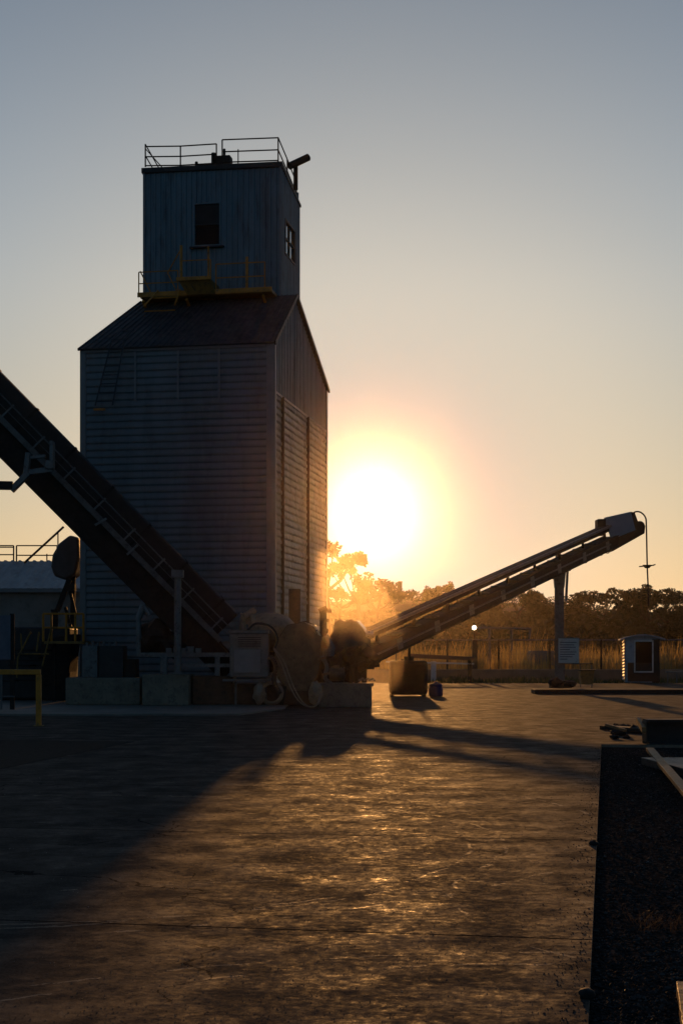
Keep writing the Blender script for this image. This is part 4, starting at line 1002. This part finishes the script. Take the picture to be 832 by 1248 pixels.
MB().bar(at(497, 799, 80), at(577, 803, 80), .2, .22).build('arm', mat('red brown paint', (.14, .05, .035), .5), ba, bevel=.02)
MB().bar(at(470, 806.5, 80), at(577, 809, 80), .2, .09).build('lower_rail', 'white', ba)
MB().bar((at(572, 0, 80).x, 80, 0), at(572, 803, 80), .2, .2).build('post', 'darksteel', ba)
MB().bar((at(528, 0, 80).x, 80, 0), at(528, 806, 80), .5, .25).build('post', 'white', ba)
wb = MB(); wb = cube_px(646, 675, 793, 811, 94, 2.0); tag(wb.build('storage_box', 'greypaint', loc=at(660, 811, 94), bevel=.03), 'pale storage box half hidden in the dry grass behind the fence', 'box')
# portal frame with globe lamp
pf = empty('pipe_gantry', (at(612, 0, 100).x, 100, 0), 'thin three legged pipe gantry beyond the fence', 'gantry')
b = MB(); b.tube(at(581, 765, 100), at(647, 766.5, 100), .08, 8); b.build('crossbar', 'steel', pf)
for x in (596, 623, 645): MB().tube(Vector((at(x, 0, 100).x, 100, 0)), at(x, 766, 100), .08, 8).build('leg', 'steel', pf)
lp = empty('globe_lamp', Vector((at(577.5, 0, 99.7).x, 99.7, 0)), 'glowing white globe lamp on a slim post at the left end of the gantry', 'lamp')
me_, ntm, bm_ = nodes('lit globe'); bm_.inputs['Emission Color'].default_value = (1, .82, .55, 1); bm_.inputs['Emission Strength'].default_value = 5
b = MB(); b.lump(at(577.5, 765, 99.7), .155, 0, 0, 3); b.build('globe', me_, lp, smooth=True)
MB().tube(Vector((at(577.5, 0, 99.7).x, 99.7, 0)), at(577.5, 768, 99.7), .04, 8).build('post', 'darksteel', lp)
# tall chimney on hill
Yc2 = 385
cm = MB(); c = at(487.5, 0, Yc2); cm.tube((c.x, Yc2, 12), (c.x, Yc2, at(0, 709, Yc2).z), .5, 14); cm.tube((c.x, Yc2, at(0, 710, Yc2).z), (c.x, Yc2, at(0, 708.5, Yc2).z), .6, 14)
tag(cm.build('chimney', 'darksteel', loc=(c.x, Yc2, 12)), 'short lone chimney on the skyline right of the sun', 'chimney')

# grass (stuff)
def grass(name, n, xr_, yr_, hr, wd, m, label, zf_=lambda x, y: -.05, dens=None, seed=1, lean=.18):
    rnd = random.Random(seed); b = MB(); vs, fs = b.v, b.f
    for i in range(n):
        x, y = rnd.uniform(*xr_), rnd.uniform(*yr_)
        h = rnd.uniform(*hr)*max(.3, .85+.9*noise.noise(Vector((x/2.2, y/2.2, seed)))+.5*noise.noise(Vector((x/7, y/7, seed+2))))
        if dens and noise.noise(Vector((x/dens, y/dens, seed+5))) < -.15: continue
        z = zf_(x, y); a = rnd.uniform(0, 6.28); lx, ly = rnd.gauss(0, lean)*h, rnd.gauss(0, lean)*h
        dx, dy = math.cos(a)*wd, math.sin(a)*wd; k = len(vs)
        vs += [Vector((x-dx, y-dy, z)), Vector((x+dx, y+dy, z)), Vector((x+dx*.7+lx*.5, y+dy*.7+ly*.5, z+h*.6)), Vector((x-dx*.7+lx*.5, y-dy*.7+ly*.5, z+h*.6)), Vector((x+lx, y+ly, z+h))]
        fs += [(k, k+1, k+2, k+3), (k+3, k+2, k+4)]
    me = bpy.data.meshes.new(name); me.from_pydata(vs, [], fs); me.materials.append(M[m])
    o = bpy.data.objects.new(name, me); col.objects.link(o); tag(o, label, 'grass', kind='stuff'); return o
grass('dry_grass', 30000, (-8, 42), (90, 112), (1.0, 2.1), .035, 'grass', 'tall dry straw grass glowing behind the fence', dens=4)
grass('verge_grass', 6000, (4, 42), (78.5, 82.3), (.12, .4), .025, 'weed', 'short green weeds along the foot of the low wall', seed=3)
tu = at(803, 1112, gy(1125))
grass('grass_tuft', 150, (tu.x-.13, tu.x+.3), (tu.y-.08, tu.y+.35), (.05, .12), .0013, 'tuft', 'small dry grass tuft growing out of the dark gravel', seed=4, lean=.7)

# ------------------------------------------------------------------ trees
def leaves(b, c, r, n, size, rnd):
    for i in range(n):
        while True:
            p = Vector((rnd.uniform(-1, 1), rnd.uniform(-1, 1), rnd.uniform(-1, 1)))
            if .25 < p.length < 1: break
        p = p.normalized()*(p.length**.5)
        q = c+Vector((p.x*r[0], p.y*r[1], p.z*r[2]))
        u_ = Vector((rnd.gauss(0, 1), rnd.gauss(0, 1), rnd.gauss(0, .7))).normalized()
        v_ = u_.cross(Vector((rnd.gauss(0, 1), rnd.gauss(0, 1), rnd.gauss(0, 1)))).normalized()
        s = size*rnd.uniform(.5, 1.3); k = len(b.v)
        b.v += [q-u_*s, q+v_*s*.45, q+u_*s, q-v_*s*.45]; b.f.append((k, k+1, k+2, k+3))
def tree_meshes(kind, seed, H):
    rnd = random.Random(seed); tk_, cr = MB(), MB(); r0 = H*.022+.06
    if kind == 'umbrella': nb, z0_, sp = 6, .5, .42
    elif kind == 'palm': nb, z0_, sp = 6, .5, .34
    else: nb, z0_, sp = 8, .3, .32
    lean = Vector((rnd.gauss(0, .04)*H, rnd.gauss(0, .04)*H, 0)); fork = lean*.5+Vector((0, 0, H*z0_))
    tk_.tube((0, 0, -.5), fork, r0, 8, r0*.65, False)
    for i in range(nb):
        a = 6.283*i/nb+rnd.uniform(-.4, .4); rr = sp*H*rnd.uniform(.35, 1)
        if kind == 'umbrella': e = fork+Vector((math.cos(a)*rr, math.sin(a)*rr, H*rnd.uniform(.27, .44))); R3 = (H*rnd.uniform(.13, .2), H*.16, H*rnd.uniform(.05, .08))
        elif kind == 'palm': e = fork+Vector((math.cos(a)*rr, math.sin(a)*rr, H*rnd.uniform(.1, .38))); k_ = H*rnd.uniform(.05, .08); R3 = (k_*rnd.uniform(.8, 1.3), k_, k_*rnd.uniform(.55, 1.0))
        else: e = fork+Vector((math.cos(a)*rr, math.sin(a)*rr, H*rnd.uniform(.05, .55))); k_ = H*rnd.uniform(.12, .19); R3 = (k_, k_, k_*.85)
        mid = fork.lerp(e, .5)+Vector((0, 0, -.04*H)); tk_.tube(fork, mid, r0*.45, 6, r0*.3, False); tk_.tube(mid, e, r0*.3, 6, r0*.12, False)
        leaves(cr, e, R3, int((120 if kind == 'palm' else 230)*(R3[0]*R3[2])/(.0225*H*H))+(60 if kind == 'palm' else 110), .2+.01*H, rnd)
        for q in range(6 if kind == 'palm' else 3):
            e2 = e+Vector((rnd.uniform(-1.3, 1.3)*R3[0], rnd.uniform(-1, 1)*R3[1], rnd.uniform(-.9, 1.2)*R3[2])); tk_.tube(e, e2, r0*.1, 4, r0*.04, False)
            leaves(cr, e2, (R3[0]*.5, R3[1]*.5, R3[2]*.55), 26 if kind == 'palm' else 60, .22+.01*H, rnd)
    if kind == 'round': leaves(cr, fork+Vector((0, 0, H*.35)), (H*.25, H*.25, H*.27), 700, .3+.012*H, rnd)
    return tk_, cr
TR = [  # px, py top, distance, kind, label
 (402, 662, 135, 'palm', 'tall rounded tree touching the tower edge in the sun glare'),
 (418, 690, 140, 'palm', 'lower rounded tree between the tower edge and the glare tree'),
 (437, 682, 138, 'palm', 'many headed tree standing full in the sun glare'),
 (457, 698, 142, 'palm', 'right hand tuft tree at the edge of the sun glare'),
 (538, 712, 180, 'round', 'small bushy tree on the ridge above the right conveyor'),
 (527, 715, 190, 'round', 'tiny bush tree on the ridge just right of the chimney'),
 (562, 716, 170, 'round', 'dark tree partly hidden behind the right conveyor beam'),
 (590, 722, 165, 'round', 'dark tree hidden low behind the twin beams'),
 (632, 712, 150, 'palm', 'ragged gappy tree left of the big conveyor post'),
 (658, 722, 150, 'round', 'broad dense dark tree just left of the conveyor post'),
 (700, 729, 150, 'round', 'low dense dark tree right of the conveyor post'),
 (730, 718, 145, 'umbrella', 'flat topped pine with sky gaps right of the conveyor post'),
 (765, 724, 150, 'round', 'dark cone shaped tree between two flat topped pines'),
 (789, 713, 140, 'umbrella', 'tallest flat topped pine behind the hanging cable'),
 (815, 720, 142, 'umbrella', 'spreading pine close to the right edge of the view'),
 (836, 730, 135, 'round', 'dense dark tree cut by the right edge of the view'),
]
def hillz(x, y):
    if y <= 150: return -.06
    return -.06+17.5*math.exp(-((x-22)/95)**2)*(1/(1+math.exp(-(y-330)/28)))
for i, (px, py, Y, kind, lb) in enumerate(TR):
    Y *= 1.75; top = at(px, py, Y); gz = hillz(top.x, Y); H = (top.z-gz)*(1.08 if kind == 'umbrella' else 1.04)
    e = empty('pine_tree' if kind == 'umbrella' else 'tree', (top.x, Y, gz), lb, 'tree', 'trees along the far side of the yard')
    t_, c_ = tree_meshes(kind, 11+i, H)
    zmax = sorted(v.z for v in c_.v)[-len(c_.v)//200-1]; f = (top.z-gz)/zmax
    for v in t_.v+c_.v: v *= f
    for mb_, nm, mm in ((t_, 'trunk', 'bark'), (c_, 'crown', 'leaf')):
        me = bpy.data.meshes.new(nm); me.from_pydata(mb_.v, [], mb_.f); me.materials.append(M[mm])
        o = bpy.data.objects.new(nm, me); col.objects.link(o); o.parent = e
# the continuous wood behind: leaf masses
rnd = random.Random(5); wb_ = MB()
for i in range(520):
    x = rnd.uniform(-60, 120); y = rnd.uniform(240, 330)
    px = CX+FPX*x/y
    if px > 560: topy = 750+rnd.uniform(-8, 14)
    elif px > 470: topy = 752+rnd.uniform(-6, 10)
    else: topy = 748+rnd.uniform(-6, 14)
    zt2 = EYE+(HZ-topy)/FPX*y; gz = hillz(x, y)
    hh = max(2.5, zt2-gz); rr = rnd.uniform(2.6, 4.6)
    leaves(wb_, Vector((x, y, gz+hh*.5)), (rr, rr, hh*.52), 130+int(hh*14), .6, rnd)
me = bpy.data.meshes.new('woodland'); me.from_pydata(wb_.v, [], wb_.f); me.materials.append(M['leaf'])
o = bpy.data.objects.new('woodland', me); col.objects.link(o); tag(o, 'continuous dark wood filling the skyline behind the fence', 'wood', kind='stuff')
# solid dark undergrowth bank so no sky leaks at trunk level
b = MB(); xs = [-110+3*i for i in range(90)]
for x in xs:
    h = 7.0+2*noise.noise(Vector((x/6, 0, 1)))+.7*noise.noise(Vector((x/1.7, 0, 2)))
    b.v += [Vector((x, 268, -1)), Vector((x, 271, h*.8)), Vector((x, 276, h)), Vector((x, 300, h*1.1)), Vector((x, 308, -1))]
for i in range(len(xs)-1):
    for q in range(4): b.f.append((5*i+q, 5*i+5+q, 5*i+6+q, 5*i+1+q))
b.build('scrub_bank', 'soil', smooth=True)['kind'] = 'structure'
# ridge bushes
rnd = random.Random(8); b = MB()
for i in range(160):
    x = rnd.uniform(-14, 110); y = rnd.uniform(360, 400); gz = hillz(x, y); r_ = rnd.uniform(.9, 2.2)
    leaves(b, Vector((x, y, gz+r_*.3)), (r_*1.4, r_, r_), 60, .4, rnd)
me = bpy.data.meshes.new('ridge_scrub'); me.from_pydata(b.v, [], b.f); me.materials.append(M['leaf'])
o = bpy.data.objects.new('ridge_scrub', me); col.objects.link(o); tag(o, 'low scrub along the top of the far ridge', 'scrub', kind='stuff')

# ------------------------------------------------------------------ right foreground
def plank(name, a, b_, w_, h_, m, label, cat='plank', seed=0):
    a, b_ = Vector(a), Vector(b_); d = b_-a; n = 14; mb = MB(); dn = d.normalized(); x = dn.cross(Vector((0, 0, 1))).normalized(); z = x.cross(dn)
    for i in range(n+1):
        p = a+d*i/n; j = lambda k: .006*noise.noise(Vector((i*.8, k*2.3, seed)))
        mb.v += [p-x*(w_/2+j(1)), p+x*(w_/2+j(2)), p+x*(w_/2+j(3))+z*(h_+j(4)), p-x*(w_/2+j(5))+z*(h_+j(6))]
    for i in range(n):
        for q in range(4): mb.f.append((4*i+q, 4*i+(q+1) % 4, 4*i+4+(q+1) % 4, 4*i+4+q))
    mb.f += [(0, 1, 2, 3), (4*n, 4*n+1, 4*n+2, 4*n+3)]
    o = mb.build(name, m, loc=a, bevel=.004); tag(o, label, cat); return o
def gp_(px, py, z=-.05):
    Y = (EYE-z)*FPX/(py-HZ); p = at(px, py, Y); return p
pa, pb = gp_(791, 915, .02), gp_(850, 985, .02)
plank('timber_plank', pa, pb, .12, .05, 'wood', 'sunlit weathered plank lying on the gravel at the right edge')
pa, pb = gp_(831, 1209, .0), gp_(846, 1300, .0)
plank('timber_plank', pa, pb, .06, .05, 'wood', 'end of a plank in the bottom right corner of the gravel')
# dark steel beam / box
Ybm = 26.0
bmx = empty('steel_beam', Vector((at(815, 0, Ybm).x, Ybm, -.05)), 'heavy dark steel beam lying along the end of the gravel', 'beam')
A, B_ = at(786, 905, 25.9), at(786, 905, 25.9)+Vector((3.2, .35, 0)); A.z = B_.z = .02
MB().bar(A, B_, .36, .05).build('lower_flange', 'black', bmx); MB().bar(A+Vector((0, 0, .19)), B_+Vector((0, 0, .19)), .06, .33).build('web', 'black', bmx); MB().bar(A+Vector((0, 0, .38)), B_+Vector((0, 0, .38)), .34, .05).build('upper_flange', 'black', bmx)
b = MB(); b.box(A+Vector((-.02, -.02, .2)), (.02, .34, .36)); b.build('end_plate', 'rust', bmx)
pa, pb = gp_(738, 889, 0.0), gp_(793, 893, .03)
plank('broken_timber', pa, pb, .3, .08, 'darksteel', 'dark broken timber jutting onto the slab from the beam end', 'timber', 3)
plank('broken_timber', at(738, 885, 27.4), at(762, 892, 26.3), .05, .05, 'wood', 'thin sunlit splinter of timber lying farthest left on the debris', 'timber', 5)
plank('broken_timber', at(777, 881, 26.6), at(784, 893, 25.6), .07, .1, 'wood', 'short upright sunlit offcut leaning on the beam end', 'timber', 6)
b = MB()
for i in range(12):
    px_, py_ = random.uniform(745, 790), random.uniform(886, 903); p = gp_(px_, py_, 0); b2 = MB(); r_ = random.uniform(.05, .12); b2.lump((p.x, p.y, r_*.5), (r_*1.4, r_, r_*.7), i, .5, 1)
    tag(b2.build('rubble_stone', 'stone', loc=(p.x, p.y, 0)), 'broken stone among the rubble at the far end of the gravel', 'stone', 'rubble at the end of the gravel')
# concrete pad right of gravel w/ kerb
pd_ = MB(); c0 = gp_(797, 928, 0); c1 = gp_(836, 947, 0)
pd_.hexa([(c0.x, c1.y, -.05), (c0.x+4, c1.y, -.05), (c0.x+4, c0.y, -.05), (c0.x-.2, c0.y, -.05), (c0.x, c1.y, .06), (c0.x+4, c1.y, .06), (c0.x+4, c0.y, .06), (c0.x-.2, c0.y, .06)])
tag(pd_.build('metal_plate', 'darktrim', loc=(c0.x+2, c0.y, -.05), bevel=.01), 'flat grey steel plate lying behind the sunlit plank', 'plate')
p = gp_(709, 1216, 0); b = MB(); b.lump((p.x+.02, p.y, .018), (.038, .04, .028), 7, .12, 3)
tag(b.build('stone', 'stone', loc=(p.x, p.y, 0), smooth=True), 'lone dark stone on the slab edge near the bottom right', 'stone')
p = gp_(721, 1030, 0); b = MB(); b.lump((p.x+.01, p.y, .015), (.035, .05, .025), 3, .4, 2)
tag(b.build('stone', 'stone', loc=(p.x, p.y, 0), smooth=True), 'small dark stone at the slab edge beside a joint', 'stone')
# loose gravel (stuff)
rnd = random.Random(2); vs, fs = [], []
oct_ = [(1,0,0),(-1,0,0),(0,1,0),(0,-1,0),(0,0,1),(0,0,-1)]
of = [(0,2,4),(2,1,4),(1,3,4),(3,0,4),(2,0,5),(1,2,5),(3,1,5),(0,3,5)]
def pebble(x, y, z, r_):
    k = len(vs); a = rnd.uniform(0, 6.28); ca_, sa_ = math.cos(a), math.sin(a); sx_, sy_, sz_ = r_*rnd.uniform(.7, 1.3), r_*rnd.uniform(.7, 1.2), r_*rnd.uniform(.4, .8)
    tx = rnd.uniform(-.6, .6)
    for (u_, v_, w_) in oct_:
        X, Y_, Z = u_*sx_*rnd.uniform(.75, 1.1), v_*sy_*rnd.uniform(.75, 1.1), w_*sz_
        Z += X*tx*.6
        vs.append((x+X*ca_-Y_*sa_, y+X*sa_+Y_*ca_, z+Z))
    for f in of: fs.append(tuple(k+q for q in f))
for i in range(26000):
    d = 20*(rnd.random()**1.7)-.8; off = .01+3.0*rnd.random()*min(1, .3+d/8)
    if i % 45 == 0:    # spilled over the edge of the slab
        p = EP(d, -abs(rnd.gauss(0, .09))-.01); pebble(p.x, p.y, .002, rnd.uniform(.003, .008)*(1+.02*d))
    p = EP(d, off); pebble(p.x, p.y, -.045, rnd.choice((.6, .8, 1, 1, 1.5))*rnd.uniform(.006, .013)*(1+.02*d))
me = bpy.data.meshes.new('loose_gravel'); me.from_pydata(vs, [], fs)
m, nt3, b3 = nodes('gravel stones'); v = N(nt3, 'ShaderNodeTexVoronoi'); v.inputs['Scale'].default_value = 30
tcx = N(nt3, 'ShaderNodeTexCoord'); L(nt3, tcx.outputs['Object'], v.inputs['Vector'])
L(nt3, ramp(nt3, v.outputs['Color'], [(.2, (.016, .016, .018)), (.6, (.045, .043, .042)), (.92, (.1, .095, .09)), (1, (.35, .32, .3))]).outputs[0], b3.inputs['Base Color'])
L(nt3, ramp(nt3, noise_n(nt3, 25), [(.3, (.35,)*3), (.36, (1,)*3)]).outputs[0], b3.inputs['Roughness'])
b3.inputs['Specular IOR Level'].default_value = .15
me.materials.append(m); o = bpy.data.objects.new('loose_gravel', me); col.objects.link(o); tag(o, 'loose dark gravel stones beside the concrete slab', 'gravel', kind='stuff')
# grit on the slab (stuff)
vs, fs = [], []
for i in range(11000):
    d = -.5+16*rnd.random()**1.5; off = -rnd.random()*(4+d*.7)
    p = EP(d, off); pebble(p.x, p.y, .001, rnd.uniform(.0012, .004)*(1+.05*d))
m, nt4, b4 = nodes('gritty quartz'); v = N(nt4, 'ShaderNodeTexVoronoi'); v.inputs['Scale'].default_value = 9
tcx = N(nt4, 'ShaderNodeTexCoord'); L(nt4, tcx.outputs['Object'], v.inputs['Vector'])
L(nt4, ramp(nt4, v.outputs['Color'], [(.3, (.03, .027, .025)), (.8, (.12, .11, .1)), (1, (.5, .46, .4))]).outputs[0], b4.inputs['Base Color'])
L(nt4, ramp(nt4, noise_n(nt4, 40), [(.4, (.15,)*3), (.5, (.8,)*3)]).outputs[0], b4.inputs['Roughness'])
me = bpy.data.meshes.new('grit'); me.from_pydata(vs, [], fs); me.materials.append(m)
o = bpy.data.objects.new('grit', me); col.objects.link(o); tag(o, 'fine grit scattered over the worn concrete', 'grit', kind='stuff')

# ------------------------------------------------------------------ haze
b = MB(); b.box((0, 190, 14.4), (420, 520, 31.4))
hm = bpy.data.materials.new('haze air'); hm.use_nodes = True; nt = hm.node_tree
nt.nodes.remove(nt.nodes['Principled BSDF']); pv = N(nt, 'ShaderNodeVolumePrincipled')
pv.inputs['Color'].default_value = (1, .82, .6, 1); pv.inputs['Density'].default_value = .00009; pv.inputs['Anisotropy'].default_value = .972
L(nt, pv.outputs[0], nt.nodes['Material Output'].inputs['Volume'])
hz = b.build('haze', hm); tag(hz, 'warm dusty haze hanging over the whole yard', 'haze', kind='stuff')

b = MB(); b.lump((-.9, 48, 1.6), (3.0, 8, 3.4), 0, 0, 3)  # added volume standing in for the warm flare and haze glow round the drums
glow_mat = bpy.data.materials.new('dust air'); glow_mat.use_nodes = True; nt = glow_mat.node_tree
nt.nodes.remove(nt.nodes['Principled BSDF']); pv = N(nt, 'ShaderNodeVolumePrincipled')
pv.inputs['Color'].default_value = (1, .82, .6, 1); pv.inputs['Density'].default_value = .0042; pv.inputs['Anisotropy'].default_value = .93
L(nt, pv.outputs[0], nt.nodes['Material Output'].inputs['Volume'])
tag(b.build('glow_volume', glow_mat, loc=(-.9, 48, 1.6), smooth=True), 'added haze volume for the warm flare glow round the drums at the tower foot', 'glow_volume', kind='stuff')
# ------------------------------------------------------------------ render settings
scene.view_settings.view_transform = 'Standard'; scene.view_settings.look = 'None'
scene.view_settings.exposure = 0.0; scene.view_settings.gamma = 1
scene.view_settings.use_curve_mapping = False
c_ = scene.cycles
c_.use_denoising = True; c_.volume_bounces = 0; c_.max_bounces = 6; c_.diffuse_bounces = 3; c_.glossy_bounces = 3
c_.transmission_bounces = 2; c_.transparent_max_bounces = 4; c_.sample_clamp_indirect = 4
